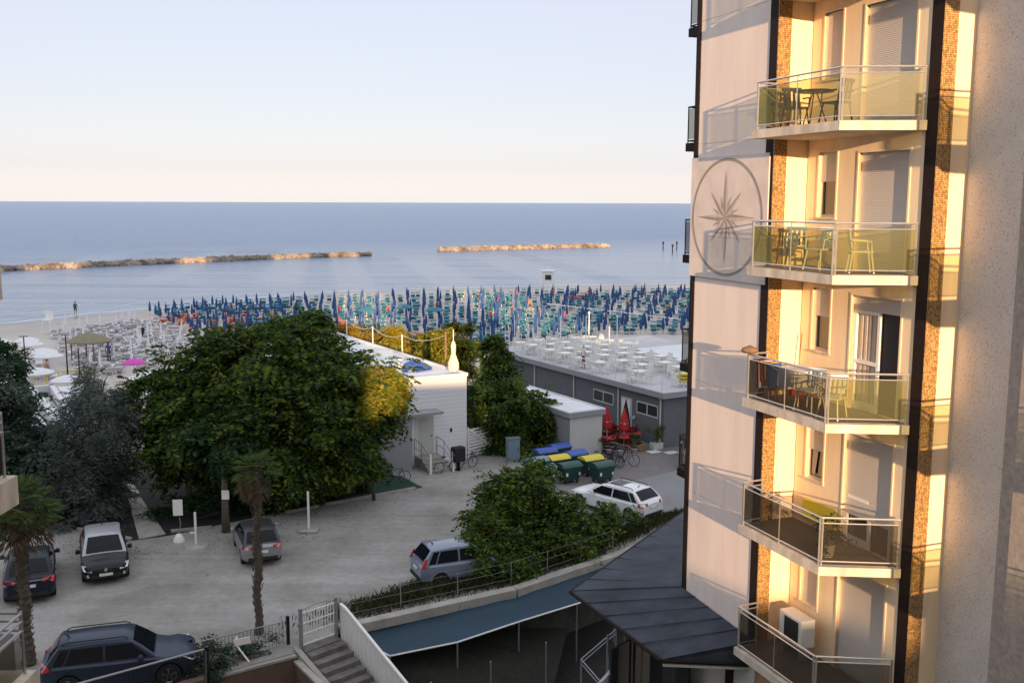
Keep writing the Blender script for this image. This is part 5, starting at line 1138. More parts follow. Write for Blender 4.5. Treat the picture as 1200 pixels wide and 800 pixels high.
# hedge under big tree
shrub('hedge', 'dark hedge running under the big tree behind the silver car', (-15, 46.3, 0), [((-15.2, 46.0, .55), (2.0, .8, .55)), ((-12.6, 47.6, .6), (2.0, .8, .6)), ((-10.4, 49.4, .5), (1.8, .8, .5)), ((-8.4, 51.0, .55), (1.6, .8, .5))], 1900, ['leafdark'], .16, seed=45, spray=.35)
shrub('garden_hedge', 'dark hedge filling the garden between the path and the white building wing', (-12, 52, 0), [((-14.6, 51.5, .8), (2.2, 2.2, .9)), ((-12, 53, .8), (3, 2, .8)), ((-23, 48.5, .7), (1.8, 1.6, .9))], 1500, ['leafdark'], .22, seed=46, spray=.5)
tree('dark_tree', 'dark green tree between the white building and the grey shed', (*G(607, 530), 0), [blob(590, 440, 61, 1.6, 1.8, 1.1), blob(578, 412, 62, 1.1, 1.2, .8), blob(600, 480, 60, 2.1, 2.0, 1.5), blob(620, 515, 59.5, 1.5, 1.7, 1.3), blob(565, 470, 60, 1.3, 1.4, 1.0), blob(628, 480, 60.5, 1.2, 1.4, 1.0), blob(585, 515, 59.5, 1.0, 1.3, .9)], 3600, .27, ('leafdark', 'leaf'), .15, 51, spray=.85, droop=.9)
tree('ailanthus_tree', 'foreground green tree with frond-like leaves beside the small grey-blue hatchback', (1.2, 41.8, 0), [blob(615, 578, 42.5, 1.5, 1.4, .9), blob(582, 604, 41.5, 1.3, 1.3, .8), blob(650, 605, 42.5, 1.6, 1.5, 1.0), blob(572, 628, 39.2, .9, .9, .7), blob(592, 650, 39.2, .9, .8, .8), blob(600, 640, 41, 1.9, 1.5, 1.1), blob(660, 640, 42, 1.3, 1.3, .9), blob(690, 600, 43.5, .8, .9, .5), blob(620, 560, 43, 1.0, 1.1, .6)], 3300, .22, ('leafdark', 'leaf'), .10, 52, spray=1.0, droop=.9, per=16, gauss=.2)
for k, (bl_, n, lb) in enumerate((([blob(590, 668, 40.4, 1.3, .7, .9), blob(630, 665, 41, 1.5, .7, 1.0), blob(665, 655, 42, 1.2, .7, .9)], 500, 'dark bushes below the foreground tree along the concrete wall'), ([blob(735, 625, 45, 1.3, .8, .5), blob(700, 640, 43.2, 1.3, .8, .7)], 420, 'low bushes behind the white estate car by the canopy roof'), ([blob(752, 606, 45.0, .4, .4, .3), blob(712, 612, 44.2, .6, .5, .5)], 160, 'small leafy sprig bush directly in front of the white estate car'))):
    shrub('roadside_bush', lb, (bl_[0][0][0], bl_[0][0][1], 0), bl_, n, ['leafdark', 'grass'] if k == 1 else ['leafdark', 'leaf'], .18, seed=60 + k, spray=.6, droop=.5)
# sunlit trees behind the white building
for k, (pxs, Yc, mm, lb, n) in enumerate((([(425, 402), (410, 398), (440, 404)], 84, ('leaforange', 'leafsunlit'), 'rusty orange small tree at the left end of the row behind the white building', 650), ([(470, 408), (495, 414)], 80, ('leafsunlit', 'leafsunlit'), 'yellow-green sunlit tree, middle of the row behind the white roof', 1300), ([(520, 408), (535, 420)], 74, ('leafsunlit', 'leaf', ), 'golden-green sunlit tree by the wooden pole behind the white roof', 1200), ([(450, 398), (510, 398), (545, 395)], 88, ('leafsunlit', 'leafdark'), 'farther yellow tree row crown against the parasols', 700))):
    bl_ = [blob(x, y, Yc + i * .6, 2.2, 1.8, 1.4) for i, (x, y) in enumerate(pxs)]
    tree('garden_tree', lb, (bl_[0][0][0] + .5, Yc, 0), bl_, n, .26, mm, .1, 70 + k, spray=.6)
tree('sunlit_edge_tree', 'added yellow tree imitating the sunlit right edge of the big tree', (-7.0, 49.4, 0), [blob(447, 440, 49, .9, .9, .9), blob(460, 466, 48.8, .6, .8, .7), blob(436, 466, 48.4, .7, .8, .8)], 650, .26, ('leafsunlit', 'leaf'), .08, 80, spray=.7, droop=.8)  # extra tree added so the big crown shows a sunlit edge
# palms
def palm(name, label, base, top, R0, nf, seed, size=1.25, green=.6):
    t = thing(name, label, 'palm tree', base); rr = random.Random(seed); B, T_ = Vector(base), Vector(top)
    K = 46; m = MB(); pts = [B.lerp(T_, k / K) + Vector((.04 * math.sin(k * .4), 0, 0)) for k in range(K + 1)]
    m.tube(pts, [R0 * (1.12 if k % 2 else .88) * (1.15 if k < 3 else (1 - .1 * k / K + (.55 * max(0, (k / K - .78) / .22) ** .7))) for k in range(K + 1)], 11)
    for k in range(340):
        f = rr.random() ** .6; p = B.lerp(T_, .12 + .87 * f); a = rr.uniform(0, 6.283); r = R0 * (.95 if f < .75 else 1.25)
        d = Vector((math.cos(a), math.sin(a), 0)); q = p + d * r; m.tube([q, q + d * rr.uniform(.03, .10) + Vector((0, 0, rr.uniform(.05, .14)))], [.02, .006], 4)
    m.build('trunk', 'palmbark', t, world=True, smooth=True)
    PP, DD, LL, MI = [], [], [], []; st = MB()
    for k in range(nf):
        a = rr.uniform(0, 6.283); u = k / nf; el = 1.15 - 2.35 * u + rr.uniform(-.15, .15); dead = u > green
        d = Vector((math.cos(a) * math.cos(el), math.sin(a) * math.cos(el), math.sin(el))); L = size * rr.uniform(.42, .62)
        e = T_ + d * L + Vector((0, 0, -.10 * L)); st.tube([T_ + d * .1, (T_ + e) / 2 + Vector((0, 0, .05)), e], [.018, .013, .01], 4)
        side = d.cross(Vector((0, 0, 1))); side = side.normalized() if side.length > .1 else Vector((1, 0, 0)); upv = side.cross(d).normalized()
        for j in range(26):
            w = (j / 25 - .5) * 3.6; dd = (d * math.cos(w) + side * math.sin(w)).normalized(); ln = size * .52 * (1 - .25 * abs(w) / 1.8)
            bend = -.25 - (.5 if dead else .1) * rr.random()
            for s_, (f0) in enumerate((.28, .72)):
                PP.append(e + dd * ln * f0 + upv * (.12 * (abs(w) / 1.8)) + Vector((0, 0, bend * ln * f0 * f0))); q = dd + Vector((0, 0, bend * f0 * 1.6)); DD.append(q); LL.append(ln * .55); MI.append(1 if dead else 0)
    st.build('frond_stalk', 'leafdead', t, world=True)
    leaf_mesh('crown', np.array([tuple(p) for p in PP]), np.array([tuple(p) for p in DD]), np.array(LL), ['leafpalm', 'leafdead'], np.array(MI), t, True, .13, seed)
p_ = G(303, 742); palm('palm_tree', 'slim fan palm standing in the middle of the car park edge before the silver car', (*p_, 0), AT(300, 553, 33.3), .14, 40, 5, .95)
p_ = G(34, 778); palm('palm_tree', 'fan palm with shaggy leaning trunk at the left edge beside the hotel balconies', (*p_, 0), AT(20, 598, 31.0), .19, 54, 6, 1.4, .62)

# ================================================================== BEACH
def shoreline_y(px): return np.interp(px, [170, 250, 400, 520, 640, 800], [372, 362, 349, 345.5, 343.5, 342])
u_m = MB(); u_m.tube([(0, 0, 0), (0, 0, 1.85)], .03, 5, 1); u_m.lathe([(.05, .5), (.17, .58), (.16, 1.05), (.10, 1.5), (.03, 1.85)], (0, 0, 0), 7, 0)
U0 = u_m.build('closed_parasol', ['blue', 'steel']); tag(U0, 'closed blue parasol standing in the dense rows on the beach', 'parasol', 'closed blue parasols in rows on the beach')
def bedmesh(name, mm, label, group):
    b = MB(); b.box((-.25, 0, .34), (1.3, .62, .06)); b.box((.62, 0, .52), (.62, .62, .06), 0, ry=R(-42))
    for sx in (-.8, .5):
        for sy_ in (-.25, .25): b.box((sx, sy_, .16), (.05, .05, .32), 0, m=1)
    b.box((.45, 0, 1.0), (.4, .66, .04), 0, ry=R(15)); b.tube([(.5, .3, .4), (.5, .3, 1.0)], .02, 4, 1)
    return tag(b.build(name, [mm, 'plastic']), label, 'sunbed', group)
B0 = bedmesh('sunbed', 'teal', 'teal sunbed with sun hood among the closed blue parasols', 'teal sunbeds between the blue parasols')
O0 = bedmesh('sunbed', 'orange', 'orange sunbed with sun hood in the front rows of the blue parasol field', 'orange sunbeds near the front of the beach')
rg = random.Random(11)
# polylines (image anchors converted to ground points) for the sea side and the inland side of the parasol field
sea_l = [G(*p) for p in ((176, 369), (250, 361), (330, 357), (430, 352), (540, 348), (640, 346), (720, 345.5), (800, 345), (860, 345))]
ins_l = [G(*p) for p in ((232, 397), (300, 404), (345, 410), (430, 414), (545, 412), (620, 400), (700, 391), (778, 391), (840, 391))]
def pl(P, t): t = max(0, min(.99999, t)) * (len(P) - 1); i = int(t); return Vector(P[i]).lerp(Vector(P[i + 1]), t - i)
cand = []
NC = 50
for c in range(NC):
    t = c / (NC - 1); a, b = pl(sea_l, t), pl(ins_l, t); L = (b - a).length; k = int(L / 3.7)
    right = t > .56
    if right and c % 2: continue
    for j in range(k + 1):
        s = j / max(1, k); p = a.lerp(b, s)
        if right and .52 < s < .60: continue
        cols = [0] if not right else [-1.1, 1.1]
        for oo in cols:
            u_ = (b - a).normalized(); q = p + Vector((u_.y, -u_.x)) * oo + Vector((rg.uniform(-.3, .3), rg.uniform(-.35, .35)))
            if rg.random() < .93: cand.append((q, s, t, u_, j))
cand.sort(key=lambda e: e[0].length)
fu = fb = fo = True; nb = 0; stuff_u = []; stuff_b = []; stuff_o = []
for i, (q, s, t, u_, j) in enumerate(cand):
    if i < 240:
        o = U0 if fu else dup(U0); fu = False; o.location = (q.x, q.y, .004); o.rotation_euler.z = rg.uniform(0, 6); o.scale = (1, 1, rg.uniform(.92, 1.06))
    else: stuff_u.append(q)
    rz = math.atan2(u_.y, u_.x)
    for sd in (-.95, .95):
        bp_ = q + Vector((u_.y, -u_.x)) * sd
        orange = (t < .16 and s > .35 and rg.random() < .7) or (t < .5 and s > .78 and rg.random() < .5) or (.16 < t < .4 and s > .45 and rg.random() < .22)
        if rg.random() < .46: continue
        if orange and nb < 95: o = O0 if fo else dup(O0); fo = False; nb += 1
        elif orange: stuff_o.append((bp_, rz)); continue
        elif nb < 95: o = B0 if fb else dup(B0); fb = False; nb += 1
        else: stuff_b.append((bp_, rz)); continue
        o.location = (bp_.x, bp_.y, .006); o.rotation_euler.z = rz + rg.uniform(-.12, .12)
def merged(src, locs, name, label):
    me = src.data; V0 = [v.co.copy() for v in me.vertices]; F0 = [tuple(p.vertices) for p in me.polygons]; I0 = [p.material_index for p in me.polygons]
    m = MB()
    for (p, rz) in locs:
        Mz = Matrix.Rotation(rz, 3, 'Z'); k = len(m.v); m.v += [tuple(Mz @ v + Vector((p.x, p.y, .005))) for v in V0]; m.f += [tuple(i + k for i in f) for f in F0]; m.m += I0
    if not m.v: return
    o = m.build(name, list(me.materials), fix=False); tag(o, label, src['category'], None, 'stuff')
merged(U0, [(q, 0.) for q in stuff_u], 'distant_parasols', 'farthest rows of closed blue parasols near the water')
merged(B0, stuff_b, 'distant_sunbeds', 'farthest rows of teal sunbeds near the water')
if stuff_o: merged(O0, stuff_o, 'distant_sunbeds', 'farther orange sunbeds in the parasol field')
# white zone on the left
w_m = MB(); w_m.box((-.25, 0, .33), (1.35, .62, .06)); w_m.box((.62, 0, .5), (.55, .62, .06), 0, ry=R(-38))
for sx in (-.8, .5):
    for sy_ in (-.25, .25): w_m.box((sx, sy_, .15), (.05, .05, .3))
WB0 = tag(w_m.build('sunbed', 'whitecanvas'), 'white sunbed on the left part of the beach', 'sunbed', 'white sunbeds on the left part of the beach')
c_m = MB(); c_m.tube([(0, 0, 0), (0, 0, 2.5)], .03, 5); c_m.lathe([(.05, .9), (.15, 1.0), (.13, 1.5), (.03, 2.5)], (0, 0, 0), 7)
WC0 = tag(c_m.build('closed_parasol', 'whitecanvas'), 'closed white parasol among the white sunbeds', 'parasol', 'closed white parasols on the left part of the beach')
f1 = f2 = True
wsea = [G(*p) for p in ((84, 384), (120, 380), (172, 376))]; win = [G(*p) for p in ((150, 425), (195, 425), (238, 415))]
wsea = [G(*p) for p in ((70, 392), (172, 377))]; win = [G(*p) for p in ((118, 440), (250, 415))]
for c in range(12):
    a, b = pl(wsea, c / 11), pl(win, c / 11); u_ = (b - a).normalized(); k = int((b - a).length / 3.3); rz = math.atan2(u_.y, u_.x)
    for j in range(k + 1):
        p = a.lerp(b, j / k) + Vector((rg.uniform(-.4, .4), rg.uniform(-.4, .4)))
        if rg.random() < .33: o = WC0 if f2 else dup(WC0); f2 = False; o.location = (p.x, p.y, .005); o.scale = (1, 1, rg.uniform(.75, .95))
        for sd in (-.95, .95):
            if rg.random() < .1: continue
            q = p + Vector((u_.y, -u_.x)) * sd + Vector((rg.uniform(-.5, .5), rg.uniform(-.5, .5))); o = WB0 if f1 else dup(WB0); f1 = False; o.location = (q.x, q.y, .005); o.rotation_euler.z = rz + rg.uniform(-.2, .2)
def open_parasol(label, loc, r, h, cm_, group=None, name='open_parasol'):
    t = thing(name, label, 'parasol', loc, 0, group); m = MB(); m.tube([(0, 0, 0), (0, 0, h)], .03, 5); m.build('pole', 'plastic', t)
    m = MB(); m.lathe([(r, h - .42), (r * 1.01, h - .34), (r * .66, h - .14), (r * .3, h - .02), (.03, h + .05)], (0, 0, 0), 16); m.f = m.f[:-2]; m.build('canopy', cm_, t, smooth=True); return t
for i, (px, py, r) in enumerate(((0, 402, 1.3), (33, 400, 1.3), (38, 405, 1.3), (52, 415, 1.4), (58, 420, 1.4), (18, 428, 1.5), (44, 442, 1.5), (175, 448, 1.6), (80, 452, 1.3), (28, 386, 1.2), (510, 367, 1.4), (475, 363, 1.3), (430, 367, 1.4), (445, 359, 1.3))):
    lb = ['white open parasol at the very left edge of the beach', 'white open parasol, rear one of the left pair near the sea', 'white open parasol, front one of the left pair near the sea', 'white open parasol, rear one of the middle overlapping pair', 'white open parasol, front one of the middle overlapping pair', 'white open parasol standing apart at the left before the dark tree', 'white open parasol nearest the standing man in shorts', 'large white open parasol beside the magenta one at the edge of the big tree', 'low white open parasol left of the thatched shelter', 'distant white open parasol by the water at the left', 'pale teal open parasol furthest right in the blue field', 'pale teal open parasol, centre of the three in the blue field', 'pale teal open parasol at the left of the blue field', 'small pale open parasol close to the sea in the blue field'][i]
    if i in (9, 13): continue
    x, y = G(px, py + (22 if py > 395 else 14)); open_parasol(lb, (x, y, .004), r * .88, 2.2, 'whitecanvas' if i < 10 else 'teal')
    if i < 8:
        for sd in (-.9, .9): o = dup(WB0); o.location = (x + sd, y - .6, .005); o.rotation_euler.z = R(110) + rg.uniform(-.2, .2)
x, y = G(158, 448); open_parasol('magenta open parasol near the left edge of the big tree', (x, y, .004), .95, 2.0, 'pink')
t = thing('thatched_shelter', 'straw thatched sunshade shelter on poles near the man in blue', 'shelter', (*G(106, 425), .004)); m = MB(); m.lathe([(2.0, 2.0), (2.05, 2.1), (1.2, 2.55), (.1, 2.9)], (0, 0, 0), 14); m.build('roof', 'strawroof', t, smooth=True)
for k in range(4): a = k * 1.57 + .6; m = MB(); m.tube([(1.6 * math.cos(a), 1.6 * math.sin(a), 0), (1.6 * math.cos(a), 1.6 * math.sin(a), 2.2)], .06, 6); m.build('post', 'wood', t)
# lamp posts on the beach front
for i, (px, py, ty, lb) in enumerate(((31, 448, 394, 'dark lamp post near the left edge of the beach'), (80, 450, 392, 'dark lamp post right of the man in shorts'), (94, 452, 408, 'short dark post beside the thatched shelter'), (536, 398, 372, 'slim white pole in the front rows'), (690, 398, 366, 'white pole rising behind the left part of the roof terrace'), (723, 398, 370, 'white pole rising behind the right part of the roof terrace'))):
    x, y = G(px, py); z = AT(px, ty, y)[2]; t = thing('lamp_post', lb, 'lamp post', (x, y, .004)); m = MB(); m.tube([(0, 0, 0), (0, 0, z)], [.07, .045], 6); m.build('pole', 'blackmetal' if i < 3 else 'white', t)
    m = MB(); m.box((0, 0, z), (.7 if i < 2 else .2, .2, .1)); m.build('lamp_head', 'steel' if i < 3 else 'white', t); m = MB(); m.lathe([(.14, 0), (.12, .25)], (0, 0, 0), 8); m.build('base', 'plastic', t)
# lifeguard tower, kiosk-like white stand
x, y = G(642, 346); t = thing('lifeguard_tower', 'white lifeguard tower standing at the water edge', 'tower', (x, y, -.1)); m = MB(); m.box((0, 0, 3.0), (1.9, 1.9, 2.0)); m.build('cabin', 'white', t)
m = MB(); m.box((0, 0, 4.1), (2.2, 2.2, .15)); m.build('roof', 'white', t)
for sx in (-.85, .85):
    for sy_ in (-.85, .85): m = MB(); m.tube([(sx, sy_, 0), (sx, sy_, 2.1)], .08, 6); m.build('leg', 'white', t)
m = MB(); m.tube([(0, 0, 4), (0, 0, 6.0)], .05, 5); m.build('flagpole', 'white', t); m = MB(); m.box((0, -.97, 3.1), (1.0, .03, .8)); m.build('window', 'windowglass', t)
m = MB()
for k in range(7): m.box((-.3 + 0, -1.1 - .12 * (7 - k) * .4, .3 + k * .28), (.6, .06, .05))
m.build('ladder', 'white', t)
x, y = G(57, 391); t = thing('lifeguard_chair', 'white raised beach watch chair behind the white parasols', 'chair', (x, y, 0)); m = MB(); m.box((0, 0, 1.6), (.9, .9, .12)); m.box((0, .42, 2.1), (.9, .08, 1.0)); m.build('seat', 'white', t); m = MB()
for sx in (-.4, .4):
    for sy_ in (-.4, .4): m.tube([(sx * 1.4, sy_ * 1.4, 0), (sx, sy_, 1.6)], .05, 5)
m.build('frame', 'white', t)
x, y = G(683, 351); o = MB().add(*((lambda m: (m.v, m.f))(MB().lathe([(.1, 0), (.7, .15), (.9, .3), (.7, .42), (.1, .5)], (0, 0, 0), 10)))).build('rescue_boat', 'red'); o.location = (x - 12 * 0, y, 0.1); o.scale = (3.2, 1.2, 1); tag(o, 'small red rescue boat lying on the sand right of the lifeguard tower', 'boat')
# volleyball / fence band in the middle
t = thing('walkway_rail', 'long pale rail crossing the parasol field towards the tall building', 'railing', (*G(700, 372), 0)); a, b = Vector((*G(640, 366), 1.2)), Vector((*G(800, 386), 1.2)); m = MB(); m.tube([a, b], .07, 4); m.build('rail', 'white', t, world=True)
m = MB(); 
for k in range(9): p = a.lerp(b, k / 8); m.tube([(p.x, p.y, 0), p], .05, 4)
m.build('post', 'white', t, world=True)
m = MB(); p0, p1 = G(40, 452), G(112, 446); m.tube([(*p0, 1.0), (*p1, 1.0)], .05, 4); 
for k in range(6): m.tube([(p0[0] + (p1[0] - p0[0]) * k / 5, p0[1] + (p1[1] - p0[1]) * k / 5, 0), (p0[0] + (p1[0] - p0[0]) * k / 5, p0[1] + (p1[1] - p0[1]) * k / 5, 1.0)], .04, 4)
o = m.build('rope_barrier', 'yellow'); tag(o, 'yellow rail behind the dark-roofed beach hut at the left', 'railing')
# beach hut with dark red inner wall and boards, left
hp = [AT(30, 453, 80), AT(63, 449, 82)]
t = thing('beach_hut', 'low beach building with white parapet round a dark red recessed roof', 'building', (*G(45, 470, 0), 0)); z = 2.7
a, b, c, d = G(30, 453, z), G(63, 450, z), G(100, 503, z), G(73, 503, z)
def wallseg(p, q, w, z0, z1, mm, nm):
    p, q = Vector(p), Vector(q); u = (q - p).normalized(); n = Vector((-u.y, u.x)) * w; m = MB(); m.prism([tuple(p), tuple(q), tuple(q + n), tuple(p + n)], z0, z1); m.build(nm, mm, t, world=True)
wallseg(a, d, .5, 0, z, 'roofwhite', 'parapet'); wallseg(b, a, .3, 0, z, 'roofwhite', 'parapet'); wallseg(c, b, .3, 0, z, 'roofwhite', 'parapet')
M['darkred'] = mat('dark_red_roof', (.06, .02, .018), .8, var=.3, scale=1)
m = MB(); m.prism([a, b, c, d], 0, z - .7); m.build('roof', 'darkred', t, world=True)
m = MB(); e, f_, g_ = G(68, 453, 2.2), G(88, 452, 2.2), G(97, 464, 2.2); m.prism([e, f_, g_, G(76, 466, 2.2)], 2.1, 2.2); m.build('side_canopy', 'roofwhite', t, world=True)
m = MB(); m.prism([G(50, 468, 2.0), G(58, 467, 2.0), G(80, 496, 2.0), G(74, 497, 2.0)], 2.02, 2.12); m.build('skylight', 'lightwall', t, world=True)
q = G(30, 500); o = None
t = thing('grey_canopy', 'pale corrugated canopy roof glimpsed through the silvery trees at the left', 'canopy', (*G(55, 535, 2.), 0)); m = MB(); m.prism([G(20, 470, 2.4), G(32, 468, 2.4), G(72, 520, 2.4), G(58, 555, 2.4), G(50, 540, 2.4)], 2.3, 2.4); m.build('roof', 'roofwhite', t, world=True)
m = MB(); q = G(45, 510, 2.3); m.tube([(*q, 0), (*q, 2.3)], .06); m.build('post', 'white', t, world=True)

# ================================================================== PEOPLE
def person(label, loc, rz, top, bottom, pose='stand', hair='hair', h=1.75, skin='skin', shirt=True):
    t_ = None
    s = h / 1.75; J = {}; sit = pose == 'sit'
    hip = .52 if sit else .93
    def P3(x, y, z): return (x * s, y * s, z * s)
    V = [P3(0, 0, hip), P3(0, 0, hip + .22), P3(0, .0, hip + .42), P3(0, 0, hip + .53), P3(0, .01, hip + .60), P3(0, .02, hip + .72)]
    Rr = [.145, .125, .15, .07, .055, .10]; E = [(0, 1), (1, 2), (2, 3), (3, 4), (4, 5)]
    def chain(start, pts, rs):
        k = start
        for p, r in zip(pts, rs): V.append(P3(*p)); Rr.append(r); E.append((k, len(V) - 1)); k = len(V) - 1
    for sx in (-1, 1):
        if sit: chain(0, [(sx * .10, .05, hip - .02), (sx * .14, .46, hip), (sx * .15, .48, .10), (sx * .15, .62, .04)], [.095, .07, .045, .04])
        else: st_ = (.14 * sx if pose == 'walk' else 0.02 * sx); chain(0, [(sx * .10, 0, hip - .06), (sx * .11, st_ * .5 + .03, .50), (sx * .12, st_ * 1.4 - .02, .09), (sx * .13, st_ * 1.4 + .14, .035)], [.095, .062, .042, .038])
        fw = .25 if sit else .08
        chain(2, [(sx * .19, 0, hip + .44), (sx * .26, .02, hip + .18), (sx * .25, fw, hip - .03), (sx * .25, fw + .03, hip - .12)], [.058, .043, .032, .035])
    me = bpy.data.meshes.new('person'); me.from_pydata(V, E, []); o = bpy.data.objects.new('person', me); COL.objects.link(o)
    md = o.modifiers.new('s', 'SKIN'); 
    for i, v in enumerate(me.skin_vertices[0].data): v.radius = (Rr[i] * s, Rr[i] * s * (.8 if i < 4 else 1)); v.use_root = (i == 0)
    o.modifiers.new('u', 'SUBSURF').levels = 1
    bpy.context.view_layer.update(); evald(o)
    me = o.data
    for q in (skin, top, bottom, hair): me.materials.append(M[q])
    for p in me.polygons:
        c = p.center / s; z = c.z; r = abs(c.x)
        mi = 0
        if z > hip + .64 + .10 or (z > hip + .62 and c.y < -.02): mi = 3
        elif hip + .0 < z < hip + .50 and r < .22: mi = 1 if shirt else 0
        elif hip + .30 < z < hip + .5 and shirt: mi = 1
        elif (z <= hip + .02 and r < .2 and (z > hip - .40 if bottom != 'navy' else z > .1)) : mi = 2
        p.material_index = mi; p.use_smooth = True
    o.location = loc; o.rotation_euler.z = rz; tag(o, label, 'person')
    hh = MB(); hh.lathe([(.098 * s, 0), (.112 * s, .05 * s), (.09 * s, .10 * s), (.03 * s, .125 * s)], (0, -.005, (hip + .735) * s), 10); hh.build('hair', hair, o, smooth=True)
    return o
person('man with bare torso and dark shorts standing on the sand by the yellow rail', (*G(56, 446), .005), 2.8, 'skin', 'blackcloth', shirt=False, h=1.8)
person('person in blue clothes standing right of the thatched shelter', (*G(128, 423), .005), 3.5, 'binblue', 'navy', h=1.8)
person('person in dark clothes crossing the white sunbeds', (*G(168, 399), .005), 1.2, 'blackcloth', 'blackcloth', 'walk')
person('person in dark green standing in the shallow water at the left', (*G(88.5, 366), -.38), 0, 'bingreen', 'bingreen', h=1.9)
person('person with white cap standing at the edge of the roof terrace', (*gf(1.0, 10.2, 0)[:2], GZ + .02), 2.0, 'whitecloth', 'blackcloth', hair='whitecloth')
q = gf(4.6, 1.9, GZ + .02); person('person in black sitting at a table on the right of the roof terrace', q, 2.6, 'blackcloth', 'blackcloth', 'sit')
o = dup(C0); o.location = q; o.rotation_euler.z = 2.6 + math.pi
person('person at the left edge behind the dark tree wearing light clothes', (*G(3, 452), .005), 1.5, 'whitecloth', 'redcloth')
person('person in red top walking among the blue parasols left of centre', (*G(270, 372), .005), 2.0, 'redcloth', 'blackcloth', 'walk')
person('person in orange top standing in the sunlit patch between the parasols', (*G(621, 364), .005), 0.4, 'orange', 'blackcloth')
person('person in dark red standing at the right of the sunlit beach patch', (*G(632, 375), .005), 1.4, 'redcloth', 'navy', 'walk')
person('person in white top near the round white lamp among the parasols', (*G(709, 380), .005), 3.0, 'whitecloth', 'navy')
person('person in red close to the shore at the right of the beach', (*G(756, 352), .005), 1.0, 'redcloth', 'redcloth')

bg = person('tiny beachgoer standing among the distant parasols', (*G(455, 372), .005), .5, 'redcloth', 'navy'); bg['group'] = 'distant beachgoers among the parasols'
for k, (px, py) in enumerate(((322, 378), (345, 372), (398, 371), (512, 366), (560, 356), (585, 360), (600, 372), (648, 352), (662, 380), (670, 358), (735, 366), (768, 358), (782, 372), (606, 352), (575, 380), (690, 352))):
    o = dup(bg, loc=(*G(px, py), .005), rz=k * 1.3); o.scale = (.95, .95, .9 + .015 * k)
# leaf litter blown along the edges of the car park
rl = np.random.default_rng(77); q0 = [(G(200, 640), G(480, 578), 1.6), (G(470, 700), G(700, 640), .8), (G(270, 640), G(400, 615), 2.2), (G(60, 640), G(190, 650), 1.2)]; PL = []
for a, b, sp_ in q0:
    k = 420; t_ = rl.random(k); PL.append(np.stack([a[0] + (b[0] - a[0]) * t_ + rl.normal(size=k) * sp_ * .5, a[1] + (b[1] - a[1]) * t_ + rl.normal(size=k) * sp_ * .5, np.full(k, .035)], 1))
PL = np.concatenate(PL); DL = rl.normal(size=PL.shape); DL[:, 2] *= .1; o = leaf_mesh('leaf_litter', PL, DL, .06, ['leafdead', 'leafdead'], rl.integers(0, 2, len(PL)), None, True, .6, 9); tag(o, 'fallen leaves scattered along the edges of the gravel car park', 'leaves', None, 'stuff')

# ================================================================== BREAKWATERS, far marks
def breakwater(label, pts, w, h, seed, n):
    rg_ = np.random.default_rng(seed); m = MB()
    ico = bmesh.new(); bmesh.ops.create_icosphere(ico, subdivisions=1, radius=1); IV = [v.co.copy() for v in ico.verts]; IF = [tuple(v.index for v in f.verts) for f in ico.faces]; ico.free()
    for k in range(n):
        t = rg_.random(); p = pl(pts, t); q = pl(pts, min(1, t + .01)); u = (q - p); u = u.normalized() if u.length else Vector((1, 0)); nn = Vector((-u.y, u.x))
        o_ = rg_.normal() * w * .42; z = max(-.6, h * (1 - (abs(o_) / w) ** 1.5) * rg_.uniform(.5, 1.1)) - .3; s = rg_.uniform(.4, 1.1)
        Mr = Matrix.Rotation(rg_.uniform(0, 6), 3, 'Z') @ Matrix.Rotation(rg_.uniform(0, 6), 3, 'X'); sc3 = Vector((s, s * rg_.uniform(.6, 1), s * rg_.uniform(.5, .9))); kk = len(m.v)
        m.v += [tuple(Mr @ Vector((v.x * sc3.x, v.y * sc3.y, v.z * sc3.z)) * (1 + .0) + Vector((p.x + nn.x * o_, p.y + nn.y * o_, z))) for v in IV]; m.f += [tuple(i + kk for i in f) for f in IF]; m.m += [0] * len(IF)
    o = m.build('breakwater_rocks', 'rock', fix=False); tag(o, label, 'breakwater', None, 'stuff')
breakwater('long rock breakwater on the left side of the sea', [G(-90, 323, -.37), G(0, 317.5, -.37), G(120, 312, -.37), G(235, 307, -.37), G(330, 303, -.37), G(433, 299.5, -.37)], 1.5, .55, 1, 2800)
breakwater('short sunlit rock breakwater in front of the beach centre', [G(516, 294.5, -.37), G(600, 292, -.37), G(712, 289.5, -.37)], 1.6, .7, 2, 1100)
for i, (px, py) in enumerate(((777, 293), (788, 297), (793, 293))):
    x, y = G(px, py, -.37); m = MB(); m.tube([(0, 0, -1), (0, 0, 2.2)], .18, 6); m.lathe([(.35, 1.7), (.3, 2.3), (.05, 2.5)], (0, 0, 0), 8); o = m.build('sea_marker', 'blackmetal'); o.location = (x, y, 0); tag(o, ['dark marker pole in the sea near the tall building, left one', 'dark marker pole in the sea, lowest and nearest one', 'dark marker pole in the sea closest to the tall building'][i], 'marker')

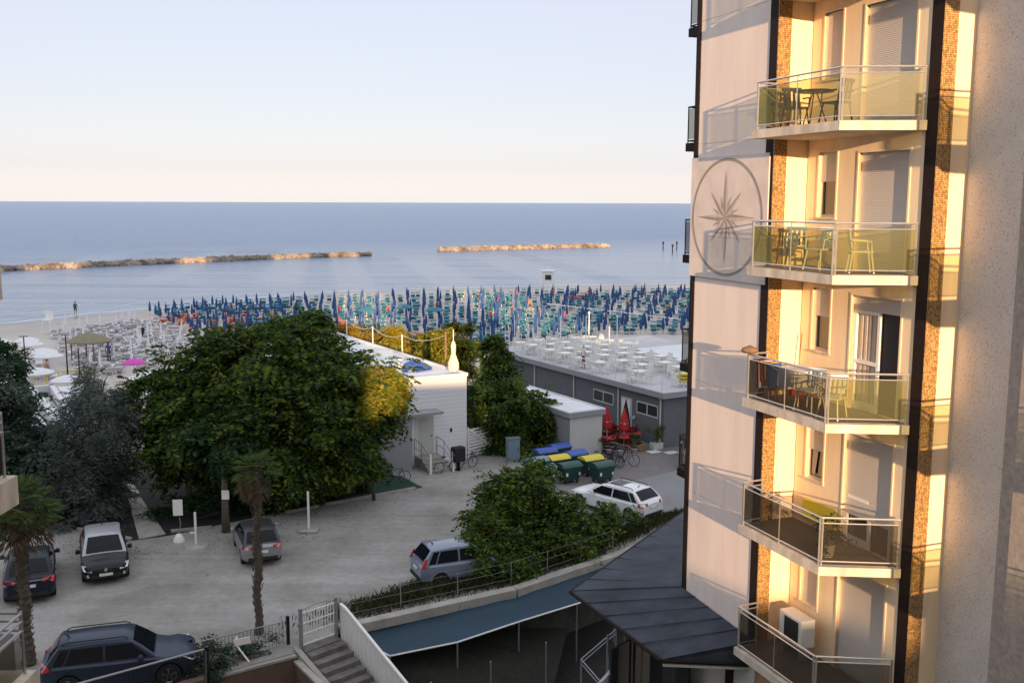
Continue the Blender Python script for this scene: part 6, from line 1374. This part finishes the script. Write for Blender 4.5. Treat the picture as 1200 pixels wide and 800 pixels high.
# ================================================================== LIGHT
EL, AZ = R(6.6), math.atan2(.184, -.982)
sd = Vector((math.sin(AZ) * math.cos(EL), math.cos(AZ) * math.cos(EL), math.sin(EL)))
sun_d = bpy.data.lights.new('sun', 'SUN'); sun_d.energy = SUN_E; sun_d.angle = R(.5); sun_d.color = SUN_C
sun = bpy.data.objects.new('sun', sun_d); COL.objects.link(sun); sun.rotation_euler = sd.to_track_quat('Z', 'Y').to_euler(); sun.location = (0, -30, 60)
w = bpy.data.worlds.new('World'); sc.world = w; w.use_nodes = True; wn = w.node_tree.nodes; wl_ = w.node_tree.links
sky_ = wn.new('ShaderNodeTexSky'); sky_.sky_type = 'NISHITA'; sky_.sun_disc = False; sky_.sun_elevation = EL; sky_.sun_rotation = AZ
sky_.air_density = AIR; sky_.dust_density = DUST; sky_.ozone_density = OZ; sky_.altitude = 0
# pale evening veil over the clear-sky model: peach at the horizon, lilac above (anti-twilight side)
tcw = wn.new('ShaderNodeTexCoord'); spw = wn.new('ShaderNodeSeparateXYZ'); wl_.new(tcw.outputs['Generated'], spw.inputs[0])
crw = wn.new('ShaderNodeValToRGB'); e = crw.color_ramp.elements; e[0].position = 0; e[0].color = (*VEIL[0], 1); e[1].position = 1; e[1].color = (*VEIL[-1], 1)
for pos, c in zip((.035, .10, .22, .45), VEIL[1:-1]): k = e.new(pos); k.color = (*c, 1)
wl_.new(spw.outputs[2], crw.inputs[0])
vs_ = wn.new('ShaderNodeVectorMath'); vs_.operation = 'SCALE'; vs_.inputs['Scale'].default_value = VEIL_K; wl_.new(crw.outputs[0], vs_.inputs[0])
mxw = wn.new('ShaderNodeMix'); mxw.data_type = 'RGBA'; mxw.inputs[0].default_value = VEIL_F; wl_.new(sky_.outputs[0], mxw.inputs[6]); wl_.new(vs_.outputs[0], mxw.inputs[7])
wl_.new(mxw.outputs[2], wn['Background'].inputs[0]); wn['Background'].inputs[1].default_value = SKY_S
sc.view_settings.view_transform = 'Standard'; sc.view_settings.look = 'None'; sc.view_settings.exposure = EXPO; sc.view_settings.gamma = 1; sc.view_settings.use_curve_mapping = False
sc.cycles.max_bounces = 8; sc.cycles.transparent_max_bounces = 12; sc.cycles.caustics_reflective = False; sc.cycles.caustics_refractive = False
sc.cycles.use_denoising = True; sc.cycles.sample_clamp_indirect = 6
